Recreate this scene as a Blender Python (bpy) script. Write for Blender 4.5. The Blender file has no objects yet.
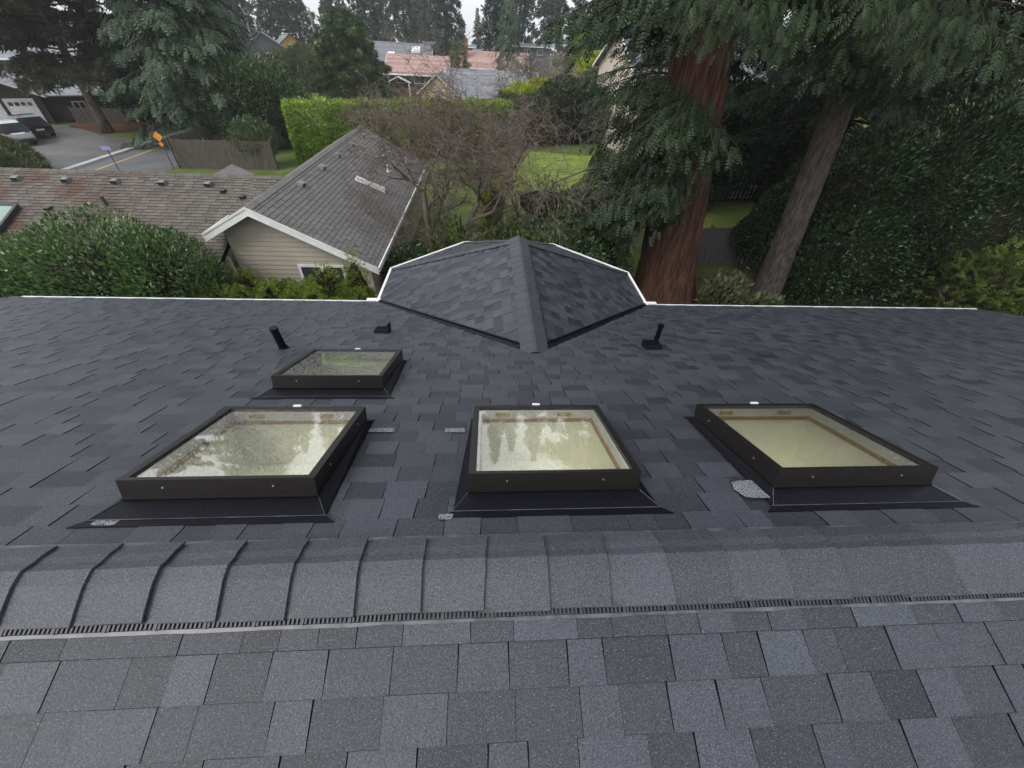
import bpy, math, random
import numpy as np
C = bpy.context.scene.collection
PI = math.pi
rng = np.random.default_rng(7)
random.seed(7)
G = -6.2                                  # ground height (ridge of the near house is z = 0)

# ------------------------------------------------------------------ camera
cam_d = bpy.data.cameras.new('camera'); cam = bpy.data.objects.new('camera', cam_d); C.objects.link(cam)
bpy.context.scene.camera = cam
P_, R_, Y_ = (math.radians(a) for a in (42.06, 3.24, 4.86))
cy, sy = math.cos(Y_), math.sin(Y_)
fwd = np.array([sy*math.cos(P_), cy*math.cos(P_), -math.sin(P_)])
rt = np.array([cy, -sy, 0.]); up = np.cross(rt, fwd)
r2 = math.cos(R_)*rt + math.sin(R_)*up; u2 = -math.sin(R_)*rt + math.cos(R_)*up
from mathutils import Matrix, Vector
CP = np.array([0, -.671, 1.585])
cam.matrix_world = Matrix([[r2[0], u2[0], -fwd[0], CP[0]], [r2[1], u2[1], -fwd[1], CP[1]], [r2[2], u2[2], -fwd[2], CP[2]], [0, 0, 0, 1]])
cam_d.sensor_width = 36; cam_d.lens = 385/1024*36; cam_d.clip_start = .05; cam_d.clip_end = 2000
def ray(x, y): return fwd*385 + r2*(x-512) - u2*(y-384)
def atY(x, y, Y):                          # point of the world at distance Y seen there in the photo
    d = ray(x, y); return CP + d*((Y-CP[1])/d[1])
def atZ(x, y, Z=G):
    d = ray(x, y); return CP + d*((Z-CP[2])/d[2])

# ------------------------------------------------------------------ materials
MT = {}
def nodes(name):
    m = bpy.data.materials.new(name); m.use_nodes = True
    nt = m.node_tree; return m, nt, nt.nodes['Principled BSDF']
def N(nt, t, **kw):
    n = nt.nodes.new(t)
    for k, v in kw.items():
        if k.startswith('i_'): n.inputs[k[2:].replace('_', ' ')].default_value = v
        else: setattr(n, k, v)
    return n
def mixc(nt, a, b, fac, mode='MIX'):
    n = nt.nodes.new('ShaderNodeMix'); n.data_type = 'RGBA'; n.blend_type = mode
    for sock, v in ((n.inputs[0], fac), (n.inputs[6], a), (n.inputs[7], b)):
        if hasattr(v, 'is_linked') or hasattr(v, 'links'): nt.links.new(v, sock)
        else: sock.default_value = v if not isinstance(v, tuple) or len(v) == 4 else (*v, 1)
    return n.outputs[2]
def ramp(nt, src, a, b, lo=0., hi=1.):
    n = nt.nodes.new('ShaderNodeMapRange'); nt.links.new(src, n.inputs[0])
    n.inputs[1].default_value = a; n.inputs[2].default_value = b; n.inputs[3].default_value = lo; n.inputs[4].default_value = hi
    return n.outputs[0]
def coord(nt, scale=(1, 1, 1)):
    tc = nt.nodes.new('ShaderNodeNewGeometry'); mp = nt.nodes.new('ShaderNodeMapping'); mp.inputs['Scale'].default_value = scale
    nt.links.new(tc.outputs['Position'], mp.inputs[0]); return mp.outputs[0]
def noise(nt, vec, scale, detail=3, rough=.6):
    n = nt.nodes.new('ShaderNodeTexNoise'); n.inputs['Scale'].default_value = scale; n.inputs['Detail'].default_value = detail
    n.inputs['Roughness'].default_value = rough; nt.links.new(vec, n.inputs['Vector']); return n.outputs[0]
def bump(nt, b, h, strength, dist):
    n = nt.nodes.new('ShaderNodeBump'); n.inputs['Strength'].default_value = strength; n.inputs['Distance'].default_value = dist
    nt.links.new(h, n.inputs['Height']); nt.links.new(n.outputs[0], b.inputs['Normal'])
def plain(name, c1, c2=None, scale=3., rough=.6, spec=.5, metal=0., bmp=0., bscale=None, stretch=(1, 1, 1), lo=.35, hi=.65):
    m, nt, b = nodes(name); v = coord(nt, stretch)
    c2 = c2 or tuple(x*.8 for x in c1)
    f = ramp(nt, noise(nt, v, scale, 5), lo, hi)
    nt.links.new(mixc(nt, c2, c1, f), b.inputs['Base Color'])
    b.inputs['Roughness'].default_value = rough; b.inputs['Specular IOR Level'].default_value = spec; b.inputs['Metallic'].default_value = metal
    if bmp: bump(nt, b, noise(nt, v, bscale or scale*4, 4), bmp, .02)
    MT[name] = m; return m
def attr(nt, name='shade'):
    a = nt.nodes.new('ShaderNodeAttribute'); a.attribute_name = name; return a.outputs['Fac']
def shingle_mat(name, dark, light, fleck, gscale=170., rough=.5, spec=.5, patch=None, fl=(.62, .74)):
    m, nt, b = nodes(name); v = coord(nt)
    s = attr(nt)
    col = mixc(nt, dark, light, s)
    w = ramp(nt, noise(nt, v, 1.1, 4), .3, .7, .86, 1.12)
    mul = nt.nodes.new('ShaderNodeVectorMath'); mul.operation = 'SCALE'; nt.links.new(col, mul.inputs[0]); nt.links.new(w, mul.inputs['Scale'])
    g = noise(nt, v, gscale, 2, .8)
    f1 = ramp(nt, g, .38, .62, .55, 1.45)
    mul2 = nt.nodes.new('ShaderNodeVectorMath'); mul2.operation = 'SCALE'; nt.links.new(mul.outputs[0], mul2.inputs[0]); nt.links.new(f1, mul2.inputs['Scale'])
    g2 = noise(nt, v, gscale*1.7, 1, .5)
    col2 = mixc(nt, mul2.outputs[0], fleck, ramp(nt, g2, fl[0], fl[1]))
    if patch:
        pf = ramp(nt, noise(nt, v, patch[1], 5), patch[2], patch[3])
        gx = nt.nodes.new('ShaderNodeSeparateXYZ'); nt.links.new(v, gx.inputs[0])
        pm = nt.nodes.new('ShaderNodeMath'); pm.operation = 'MULTIPLY'; nt.links.new(pf, pm.inputs[0]); nt.links.new(ramp(nt, gx.outputs[0], patch[4], patch[5]), pm.inputs[1])
        col2 = mixc(nt, col2, patch[0], pm.outputs[0])
    nt.links.new(col2, b.inputs['Base Color'])
    b.inputs['Roughness'].default_value = rough; b.inputs['Specular IOR Level'].default_value = spec
    bump(nt, b, g, .55, .004)
    MT[name] = m; return m
def leaf_mat(name, c1, c2, rough=.5, spec=.4, trans=.25, clump=.8, tcol=None):
    m, nt, b = nodes(name); v = coord(nt)
    col = mixc(nt, c1, c2, attr(nt))
    w = ramp(nt, noise(nt, v, clump, 3), .3, .7, .65, 1.3)
    mul = nt.nodes.new('ShaderNodeVectorMath'); mul.operation = 'SCALE'; nt.links.new(col, mul.inputs[0]); nt.links.new(w, mul.inputs['Scale'])
    nt.links.new(mul.outputs[0], b.inputs['Base Color'])
    b.inputs['Roughness'].default_value = rough; b.inputs['Specular IOR Level'].default_value = spec
    t = nt.nodes.new('ShaderNodeBsdfTranslucent'); nt.links.new(mul.outputs[0], t.inputs[0])
    mx = nt.nodes.new('ShaderNodeMixShader'); mx.inputs[0].default_value = trans
    nt.links.new(b.outputs[0], mx.inputs[1]); nt.links.new(t.outputs[0], mx.inputs[2])
    nt.links.new(mx.outputs[0], nt.nodes['Material Output'].inputs[0])
    MT[name] = m; return m
def glass_mat(name, tint, wet=True, refl=1.0, rough=.02):
    m, nt, b = nodes(name); nt.nodes.remove(b); v = coord(nt)
    tr = nt.nodes.new('ShaderNodeBsdfTransparent'); tr.inputs[0].default_value = (*tint, 1)
    gl = nt.nodes.new('ShaderNodeBsdfGlossy'); gl.inputs['Roughness'].default_value = rough
    ge = nt.nodes.new('ShaderNodeNewGeometry'); fr = nt.nodes.new('ShaderNodeVectorMath'); fr.operation = 'DOT_PRODUCT'; nt.links.new(ge.outputs['Incoming'], fr.inputs[0]); nt.links.new(ge.outputs['Normal'], fr.inputs[1])
    def mth(op, x, y=None):
        n = nt.nodes.new('ShaderNodeMath'); n.operation = op
        for i_, v_ in enumerate((x, y)):
            if v_ is None: continue
            if isinstance(v_, (int, float)): n.inputs[i_].default_value = v_
            else: nt.links.new(v_, n.inputs[i_])
        return n
    q5 = mth('POWER', mth('SUBTRACT', 1., mth('ABSOLUTE', fr.outputs['Value']).outputs[0]).outputs[0], 5.)
    mul = mth('MULTIPLY', mth('MULTIPLY_ADD', q5.outputs[0], .95).outputs[0], refl); mul.inputs[0].links[0].from_node.inputs[2].default_value = .035; mul.use_clamp = True
    mx = nt.nodes.new('ShaderNodeMixShader'); nt.links.new(mul.outputs[0], mx.inputs[0]); nt.links.new(tr.outputs[0], mx.inputs[1]); nt.links.new(gl.outputs[0], mx.inputs[2])
    out = mx.outputs[0]
    if wet:                                # rain drops: rounded bumps, and the drops' dark stipple painted as specks
        vo = nt.nodes.new('ShaderNodeTexVoronoi'); vo.inputs['Scale'].default_value = 95; nt.links.new(v, vo.inputs['Vector'])
        d = ramp(nt, vo.outputs['Distance'], .12, .42, 1., 0.)
        bp = nt.nodes.new('ShaderNodeBump'); bp.inputs['Strength'].default_value = .8; bp.inputs['Distance'].default_value = .0013
        nt.links.new(d, bp.inputs['Height']); nt.links.new(bp.outputs[0], gl.inputs['Normal'])
        vo2 = nt.nodes.new('ShaderNodeTexVoronoi'); vo2.inputs['Scale'].default_value = 75; nt.links.new(v, vo2.inputs['Vector'])
        dd = ramp(nt, vo2.outputs['Distance'], .09, .15, .5, 0.)
        df = nt.nodes.new('ShaderNodeBsdfDiffuse'); df.inputs[0].default_value = (.03, .03, .028, 1)
        mx2 = nt.nodes.new('ShaderNodeMixShader'); nt.links.new(dd, mx2.inputs[0]); nt.links.new(out, mx2.inputs[1]); nt.links.new(df.outputs[0], mx2.inputs[2]); out = mx2.outputs[0]
    nt.links.new(out, nt.nodes['Material Output'].inputs[0])
    MT[name] = m; return m

shingle_mat('shingle', (.0135, .0155, .0200), (.050, .055, .067), (.16, .165, .18), 170, .45, .32)
shingle_mat('cap_shingle', (.029, .032, .039), (.051, .056, .067), (.17, .175, .19), 170, .5, .35)
shingle_mat('brown_shingle', (.062, .053, .045), (.125, .11, .093), (.18, .17, .155), 60, .7, .3, patch=((.085, .045, .034), .9, .44, .60, -9.5, -13.2))
shingle_mat('grey_shingle', (.105, .100, .095), (.148, .141, .134), (.2, .19, .18), 60, .7, .3, patch=((.105, .095, .08), 1.3, .5, .65, -50, 50))
shingle_mat('far_shingle', (.13, .135, .15), (.19, .195, .21), (.2, .2, .2), 30, .6, .4)
shingle_mat('pink_shingle', (.27, .16, .14), (.38, .25, .22), (.4, .3, .3), 30, .6, .4)
plain('felt_and_shadow', (.007, .007, .008), rough=.95, spec=.1)  # roof felt, blackened so tab edges and course slots draw shadow lines
plain('edge_metal', (.62, .64, .66), (.5, .52, .54), 6, .35, .5)
plain('flange', (.11, .115, .125), (.035, .035, .04), 10, .4, .5)
plain('vent_plastic', (.035, .036, .043), (.02, .02, .025), 8, .5, .5)
plain('frame_metal', (.0125, .0105, .0095), (.0095, .008, .0075), 25, .36, .35, bmp=.12, bscale=120)
plain('flashing_black', (.16, .16, .18), (.003, .003, .006), 190, .42, .16, bmp=.2, bscale=140, lo=.66, hi=.72)  # pale flecks painted in for glinting water drops
plain('screw_metal', (.5, .5, .5), rough=.3, metal=.8)
plain('well_wall', (.88, .87, .70), (.86, .85, .68), 3, .8, .2)
plain('well_trim', (.42, .27, .13), (.34, .21, .10), 20, .6)
plain('white_frame', (.80, .80, .76), rough=.5)
plain('sticker', (.60, .47, .12), (.35, .28, .1), 60, .5)
plain('grit', (.27, .28, .30), (.03, .03, .035), 150, .7, lo=.44, hi=.56)
plain('white_paint', (.74, .74, .72), (.62, .62, .60), 3, .5)
plain('siding_beige', (.40, .365, .295), (.36, .325, .26), 1.5, .6, .3)
plain('siding_cream', (.52, .46, .38), (.46, .40, .33), 1.5, .6, .3)
plain('own_wall', (.35, .34, .32), rough=.7)
plain('window_glass', (.05, .06, .065), (.03, .035, .04), 1, .08, .6)
plain('vent_grey', (.20, .20, .21), (.10, .10, .11), 12, .4)
plain('vent_dark', (.035, .035, .037), rough=.5)
plain('green_glazing', (.24, .34, .27), (.17, .26, .2), 2, .25, .5)
plain('asphalt', (.16, .16, .168), (.115, .115, .12), .6, .45, .5, bmp=.1, bscale=30)
plain('drive_asphalt', (.17, .165, .158), (.10, .095, .088), .35, .55, .45, bmp=.1, bscale=30)
plain('kerb_concrete', (.5, .5, .49), (.4, .4, .39), 2, .6)
plain('yellow_line', (.60, .42, .08), (.5, .35, .08), 4, .6)
plain('grass', (.10, .13, .035), (.055, .075, .02), .5, .9, .2, bmp=.3, bscale=12)
plain('lawn', (.19, .25, .04), (.115, .155, .032), .8, .9, .2, bmp=.3, bscale=15)
plain('soil', (.07, .05, .035), (.035, .028, .02), 1.2, .95, .2, bmp=.4, bscale=6)
plain('leaf_litter', (.14, .055, .03), (.07, .045, .03), 2.5, .9, .2, bmp=.4, bscale=9)
plain('fence_wood', (.115, .10, .08), (.06, .052, .042), 3, .85, .2, stretch=(6, 6, .7))
plain('fence_grey', (.16, .155, .15), (.07, .068, .066), 3, .85, .2, stretch=(7, 7, .6))
plain('bark_grey', (.23, .19, .165), (.085, .068, .058), 5, .9, .2, bmp=1., bscale=9, stretch=(1, 1, .35))
plain('dark_core', (.022, .018, .013), (.012, .01, .008), 4, 1., .0)  # near-black solid core closing the gaps behind shrub leaves
plain('bark_dark', (.075, .058, .045), (.03, .024, .02), 5, .9, .2, bmp=.8, bscale=9, stretch=(1, 1, .35))
plain('bark_red', (.088, .040, .029), (.024, .014, .011), 13, .95, .12, bmp=1., bscale=24, stretch=(1, 1, .09), lo=.38, hi=.62)
plain('bark_fir', (.082, .068, .058), (.03, .025, .021), 11, .95, .12, bmp=1., bscale=20, stretch=(1, 1, .3), lo=.38, hi=.62)
plain('bark_bare', (.19, .165, .125), (.09, .08, .06), 3, .85, .2)
plain('twig_bare', (.17, .13, .112), (.09, .07, .06), 2, .85, .2)
plain('twig_far', (.26, .225, .20), (.17, .145, .13), 1, .85, .2)
plain('yellow_paint', (.62, .38, .10), (.5, .3, .08), 2, .6)
plain('cream_paint', (.66, .56, .36), (.58, .49, .3), 2, .6)
plain('house_grey', (.12, .115, .135), (.09, .085, .1), 1, .7)
plain('house_brown', (.10, .062, .048), (.07, .043, .035), 1, .7)
plain('brick_red', (.21, .07, .05), (.15, .05, .04), 4, .8, stretch=(1, 1, 3))
plain('dark_timber', (.05, .04, .035), (.03, .025, .02), 1, .8)
plain('roof_dark', (.10, .10, .115), (.07, .07, .08), 1, .6)
plain('roof_pale', (.20, .21, .23), (.16, .165, .18), 1, .5)
plain('pole_wood', (.28, .25, .22), (.2, .18, .16), 3, .8)
plain('wire', (.03, .03, .03), rough=.5)
plain('sign_orange', (.62, .24, .03), (.5, .19, .02), 4, .5)
plain('sign_blue', (.25, .28, .5), rough=.5)
plain('sign_post', (.10, .09, .09), rough=.6)
plain('car_white', (.72, .74, .77), (.68, .70, .73), 1, .18, .6)
plain('car_dark', (.018, .02, .032), (.014, .016, .026), 1, .15, .6)
plain('tyre', (.02, .02, .02), rough=.9)
plain('rim', (.35, .35, .36), rough=.3, metal=.7)
plain('red_lamp', (.32, .02, .02), rough=.2)
plain('red_plastic', (.5, .03, .03), rough=.4)
plain('boulder', (.55, .55, .55), rough=.8)
glass_mat('skylight_glass', (1., 1., .972), True, 3.5)
leaf_mat('needle_redwood', (.010, .021, .009), (.036, .062, .022), .5, .3, .2)
leaf_mat('needle_fir', (.009, .018, .009), (.032, .05, .02), .5, .3, .2)
leaf_mat('needle_pale', (.014, .027, .010), (.046, .070, .026), .5, .3, .3)  # lighter green than the crown needles, used on the near boughs
leaf_mat('needle_spruce', (.030, .054, .032), (.105, .145, .085), .55, .3, .2)
leaf_mat('needle_pine', (.045, .055, .032), (.09, .085, .055), .6, .3, .2)
leaf_mat('needle_far', (.035, .06, .045), (.08, .11, .08), .6, .2, .15, .35)
leaf_mat('needle_cedar', (.065, .10, .045), (.14, .19, .08), .6, .2, .2)
leaf_mat('leaf_laurel', (.028, .06, .018), (.15, .24, .075), .25, .7, .2, 1.2)
leaf_mat('leaf_hedge', (.11, .19, .018), (.33, .46, .055), .4, .5, .3, 1.2)
leaf_mat('leaf_yellow', (.22, .28, .02), (.42, .46, .04), .45, .4, .3, 1.2)
leaf_mat('leaf_box', (.075, .11, .012), (.23, .29, .04), .5, .35, .3, 2)
leaf_mat('leaf_dark', (.010, .022, .009), (.042, .078, .026), .36, .4, .15, 1.2)
leaf_mat('leaf_cypress', (.03, .052, .008), (.095, .13, .02), .6, .3, .25, 1.6)
leaf_mat('leaf_olive', (.05, .06, .025), (.12, .14, .06), .6, .3, .25)
leaf_mat('leaf_rhodo', (.03, .06, .02), (.11, .16, .07), .4, .5, .2)

# ------------------------------------------------------------------ object helpers
def tag(o, label=None, cat=None, group=None, kind=None):
    if label: o['label'] = label
    if cat: o['category'] = cat
    if group: o['group'] = group
    if kind: o['kind'] = kind
    return o
def empty(name, loc, rz=0., label=None, cat=None, group=None):
    o = bpy.data.objects.new(name, None); C.objects.link(o); o.location = loc; o.rotation_euler = (0, 0, rz)
    o['_org'] = 0; del o['_org']
    return tag(o, label, cat, group)
def wloc(o):
    v = Vector((0, 0, 0))
    while o is not None: v += Vector(o.location); o = o.parent
    return v
class MB:
    def __init__(s): s.v = []; s.f = []; s.m = []; s.sh = []
    def add(s, vs, fs, mi=0, sh=.5):
        o = len(s.v); s.v += [tuple(map(float, v)) for v in vs]; s.f += [tuple(o+i for i in f) for f in fs]
        s.m += [mi]*len(fs); s.sh += [sh]*len(fs); return s
    def box(s, x0, x1, y0, y1, z0, z1, mi=0, sh=.5):
        return s.add([(x0,y0,z0),(x1,y0,z0),(x1,y1,z0),(x0,y1,z0),(x0,y0,z1),(x1,y0,z1),(x1,y1,z1),(x0,y1,z1)],
                     [(0,3,2,1),(4,5,6,7),(0,1,5,4),(1,2,6,5),(2,3,7,6),(3,0,4,7)], mi, sh)
    def fbox(s, o, a, b, c, mi=0, sh=.5):   # box from a corner and three edge vectors
        o, a, b, c = map(np.array, (o, a, b, c))
        if np.dot(np.cross(a, b), c) < 0: a, b = b, a
        return s.add([o, o+a, o+a+b, o+b, o+c, o+a+c, o+a+b+c, o+b+c], [(0,3,2,1),(4,5,6,7),(0,1,5,4),(1,2,6,5),(2,3,7,6),(3,0,4,7)], mi, sh)
    def poly(s, pts, mi=0, sh=.5): return s.add(pts, [tuple(range(len(pts)))], mi, sh)
    def slab(s, pts, t, mi=0, sh=.5):       # polygon with thickness along t (vector)
        n = len(pts); pts = [np.array(p, float) for p in pts]; t = np.array(t, float)
        return s.add(pts+[p+t for p in pts], [tuple(range(n))[::-1], tuple(range(n, 2*n))]+[(i, (i+1) % n, n+(i+1) % n, n+i) for i in range(n)], mi, sh)
    def tube(s, pts, rad, k=6, mi=0, sh=.5, cap=True):
        rad = rad if hasattr(rad, '__len__') else [rad]*len(pts); n = len(pts)
        vs = []; cs = [(math.cos(2*PI*j/k), math.sin(2*PI*j/k)) for j in range(k)]; pts = [tuple(map(float, p)) for p in pts]
        for i, p in enumerate(pts):
            q0, q1 = pts[max(i-1, 0)], pts[min(i+1, n-1)]; d = (q1[0]-q0[0], q1[1]-q0[1], q1[2]-q0[2]); l = math.sqrt(d[0]**2+d[1]**2+d[2]**2)+1e-9; d = (d[0]/l, d[1]/l, d[2]/l)
            a = (d[1], -d[0], 0.) if abs(d[2]) < .95 else (0., d[2], -d[1]); l = math.sqrt(a[0]**2+a[1]**2+a[2]**2)+1e-9; a = (a[0]/l, a[1]/l, a[2]/l)
            b = (d[1]*a[2]-d[2]*a[1], d[2]*a[0]-d[0]*a[2], d[0]*a[1]-d[1]*a[0]); q = rad[i]
            for c, s_ in cs: vs.append((p[0]+q*(c*a[0]+s_*b[0]), p[1]+q*(c*a[1]+s_*b[1]), p[2]+q*(c*a[2]+s_*b[2])))
        fs = [(i*k+j, i*k+(j+1) % k, (i+1)*k+(j+1) % k, (i+1)*k+j) for i in range(len(pts)-1) for j in range(k)]
        if cap: fs += [tuple(range(k))[::-1], tuple((len(pts)-1)*k+j for j in range(k))]
        return s.add(vs, fs, mi, sh)
    def build(s, name, mats, parent=None, smooth=False, world=True):
        v = np.array(s.v, float)
        if parent is not None and world: v = v-np.array(wloc(parent))
        return link_mesh(name, v, s.f, mats, parent, s.m, s.sh, smooth)
def link_mesh(name, v, f, mats, parent=None, mi=None, sh=None, smooth=False):
    me = bpy.data.meshes.new(name); me.from_pydata(v.tolist() if hasattr(v, 'tolist') else v, [], f)
    for m in (mats if isinstance(mats, (list, tuple)) else [mats]): me.materials.append(MT[m])
    if mi is not None and len(set(mi)) > 1: me.polygons.foreach_set('material_index', np.array(mi, np.int32))
    if sh is not None:
        a = me.attributes.new('shade', 'FLOAT', 'FACE'); a.data.foreach_set('value', np.array(sh, np.float32))
    if smooth: me.polygons.foreach_set('use_smooth', np.ones(len(me.polygons), bool))
    me.update()
    o = bpy.data.objects.new(name, me); C.objects.link(o); o.parent = parent
    return o
def ground_part(name, mb, mat): return tag(mb.build(name, mat), kind='structure')
def copy_tree(o, parent=None):
    c = o.copy(); C.objects.link(c); c.parent = parent
    for ch in [x for x in bpy.data.objects if x.parent == o]: copy_tree(ch, c)
    return c

# ------------------------------------------------------------------ shingles as separate pieces, dark slots between courses stand for shadow lines
def clip(poly, a, b, c):                   # keep a*u+b*v<=c
    out = []
    for i in range(len(poly)):
        p, q = poly[i], poly[(i+1) % len(poly)]
        dp, dq = a*p[0]+b*p[1]-c, a*q[0]+b*q[1]-c
        if dp <= 0: out.append(p)
        if (dp < 0 < dq) or (dq < 0 < dp):
            t = dp/(dp-dq); out.append((p[0]+t*(q[0]-p[0]), p[1]+t*(q[1]-p[1])))
    return out
def subtract(polys, holes):
    for (a0, a1, b0, b1) in holes:
        out = []
        for q in polys:
            if max(p[0] for p in q) <= a0 or min(p[0] for p in q) >= a1 or max(p[1] for p in q) <= b0 or min(p[1] for p in q) >= b1: out.append(q); continue
            mid = clip(clip(q, -1, 0, -a0), 1, 0, a1)
            for c in (clip(q, 1, 0, a0), clip(q, -1, 0, -a1), clip(mid, 0, 1, b0), clip(mid, 0, -1, -b1)):
                if len(c) >= 3: out.append(c)
        polys = out
    return polys
def shingles(mb, O, U, V, poly, E=.143, wr=(.12, .27), T=.0085, lam=.003, gap=.0018, seed=1, mi=0, tone=None, cg=.0022, holes=()):
    """poly: convex polygon in (u, v), v up the slope."""
    r = np.random.default_rng(seed); O, U, V = (np.array(x, float) for x in (O, U, V)); Nn = np.cross(U, V)
    if Nn[2] < 0: Nn = -Nn
    n = len(poly); area = sum(poly[i][0]*poly[(i+1) % n][1]-poly[(i+1) % n][0]*poly[i][1] for i in range(n))
    if area < 0: poly = poly[::-1]
    us = [p[0] for p in poly]; vs = [p[1] for p in poly]
    hp = []
    for i in range(n):
        p, q = poly[i], poly[(i+1) % n]; a, b = q[1]-p[1], -(q[0]-p[0]); hp.append((a, b, a*p[0]+b*p[1]))
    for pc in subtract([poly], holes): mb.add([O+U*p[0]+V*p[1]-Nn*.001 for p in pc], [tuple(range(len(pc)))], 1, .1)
    j = 0; v0 = min(vs)
    while v0 < max(vs):
        v1 = v0+E; u = min(us)-r.uniform(0, .3); hi = r.random() < .5
        while u < max(us):
            w = r.uniform(*wr); q = [(u+gap/2, v0), (u+w-gap/2, v0), (u+w-gap/2, v1-cg), (u+gap/2, v1-cg)]
            if hi and r.random() < .6: q[2] = (q[2][0]-.004, q[2][1]); q[3] = (q[3][0]+.004, q[3][1])
            for h in hp:
                q = clip(q, *h)
                if len(q) < 3: break
            lift = lam if hi else 0.
            sh = tone(r, hi) if tone else (float(np.clip(r.normal(.80, .13), .3, 1.15)) if hi else float(np.clip(r.normal(.44, .19), -.05, 1.)))
            for q in (subtract([q], holes) if len(q) >= 3 else []):
                top = [O+U*a+V*b+Nn*(lift+T*(1-.85*max(0., (b-v0))/E)) for a, b in q]
                bot = [O+U*a+V*b-Nn*.0005 for a, b in q]; k = len(q)
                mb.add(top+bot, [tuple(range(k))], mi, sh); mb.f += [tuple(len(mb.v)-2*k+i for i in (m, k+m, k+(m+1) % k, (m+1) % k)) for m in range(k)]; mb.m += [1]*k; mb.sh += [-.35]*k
            u += w; hi = (not hi) if r.random() < .85 else hi
        v0 = v1; j += 1
    return mb

# ================================================================== THE HOUSE WE STAND ON
A = math.radians(21.27); cA, sA = math.cos(A), math.sin(A)
def FS(x, s, h=0.): return np.array([x, s*cA+h*sA, -s*sA+h*cA])     # far slope: s metres down from the ridge, h above it
def NS(x, s, h=0.): return np.array([x, -s*cA-h*sA, -s*sA+h*cA])    # near slope
XL, XR, SE = -8.75, 10.55, 6.56
SKYL = ((-1.262, .395, 1.215, .886), (.337, .405, 1.225, .864), (1.927, .398, 1.235, .880), (-1.300, 1.82, 2.615, .878))
SKY = [(xc-w/2+.037, xc+w/2-.037, a+.026, b-.037) for xc, a, b, w in SKYL]
house = empty('house', (.5, 0, G), label='charcoal shingled house roof with four skylights filling the foreground', cat='house')
mb = MB()
shingles(mb, FS(0, SE), (1, 0, 0), (0, -cA, sA), [(XL, 0), (XR, 0), (XR, SE-.05), (XL, SE-.05)], seed=3, holes=[(a, b, SE-d, SE-c) for a, b, c, d in SKY])
shingles(mb, NS(0, SE), (-1, 0, 0), (0, cA, sA), [(-XR, 0), (-XL, 0), (-XL, SE-.05), (-XR, SE-.05)], seed=5, wr=(.12, .26), tone=lambda r, hi: float(np.clip(r.normal(.78 if hi else .47, .15), .05, 1.05)))
for F in (FS, NS):
    for q in subtract([[(XL, 0), (XR, 0), (XR, SE), (XL, SE)]], SKY if F is FS else []): mb.slab([F(a, b, -.004) for a, b in q], (0, 0, -.16), 1)
roof = mb.build('roof', ['shingle', 'felt_and_shadow'], house)
mb = MB()                                   # fascia and white metal eave edge
for x0, x1 in ((XL, -2.20), (3.28, XR)):
    mb.box(x0+.15, x1, SE*cA+.004, SE*cA+.022, -SE*sA-.20, -SE*sA+.012)
    mb.box(x0+.15, x1, SE*cA-.03, SE*cA+.0035, -SE*sA+.0121, -SE*sA+.019)
    mb.build('eave_edge', 'edge_metal', house); mb = MB()
mb = MB()
yE = SE*cA
mb.box(XL+.3, XR-.3, -yE+.4, yE-.4, G+.0, -SE*sA-.17); mb.box(-1.9, 3.0, yE-.4, 7.4, G, -2.62)
for xe in (XL+.3, XR-.45):
    mb.slab([(xe, -yE+.5, -2.6), (xe, yE-.5, -2.6), (xe, 0, -.25)], (.15, 0, 0))
mb.build('wall', 'own_wall', house)

# ridge vent and cap
mb = MB()
for sgn, F in ((1, NS), (-1, FS)):
    e_ = .165 if F is NS else .112; mb.fbox(F(XL, .02, .008), (XR-XL, 0, 0), F(0, e_, 0)-F(0, .02, 0), F(0, 0, .018)-F(0, 0, 0))
x = -3.4
while x < 4.6:
    mb.fbox(NS(x, .166, .010), (.0075, 0, 0), NS(0, .186, 0)-NS(0, .166, 0), NS(0, 0, .014)-NS(0, 0, 0)); x += .0155
    if int(x/.0155) % 11 == 0: mb.fbox(NS(x, .166, .009), (.012, 0, 0), NS(0, .190, 0)-NS(0, .166, 0), NS(0, 0, .016)-NS(0, 0, 0))
mb.build('ridge_vent', 'vent_plastic', house)
mb = MB()
rr = np.random.default_rng(11)
for F, s1, s0_ in ((NS, .200, .189), (FS, .148, .128)):
    xs = np.arange(XL, XR, .11); w0 = s1+rr.normal(0, .0016, len(xs)); sg = np.repeat(rr.uniform(-.003, .003, len(xs)//8+2), 8)[:len(xs)]
    for i in range(len(xs)-1):
        a, b = F(xs[i], s0_, .0125), F(xs[i+1], s0_, .0125); c, d = F(xs[i+1], w0[i+1]+sg[i], .0125), F(xs[i], w0[i]+sg[i], .0125)
        mb.slab([a, b, c, d], F(0, 0, -.005)-F(0, 0, 0))
    mb.build('vent_flange', 'flange', house); mb = MB()
mb = MB()
x = -9.0+.245*.0-.0; x0 = -1.728-.245*29
k = 0
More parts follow.
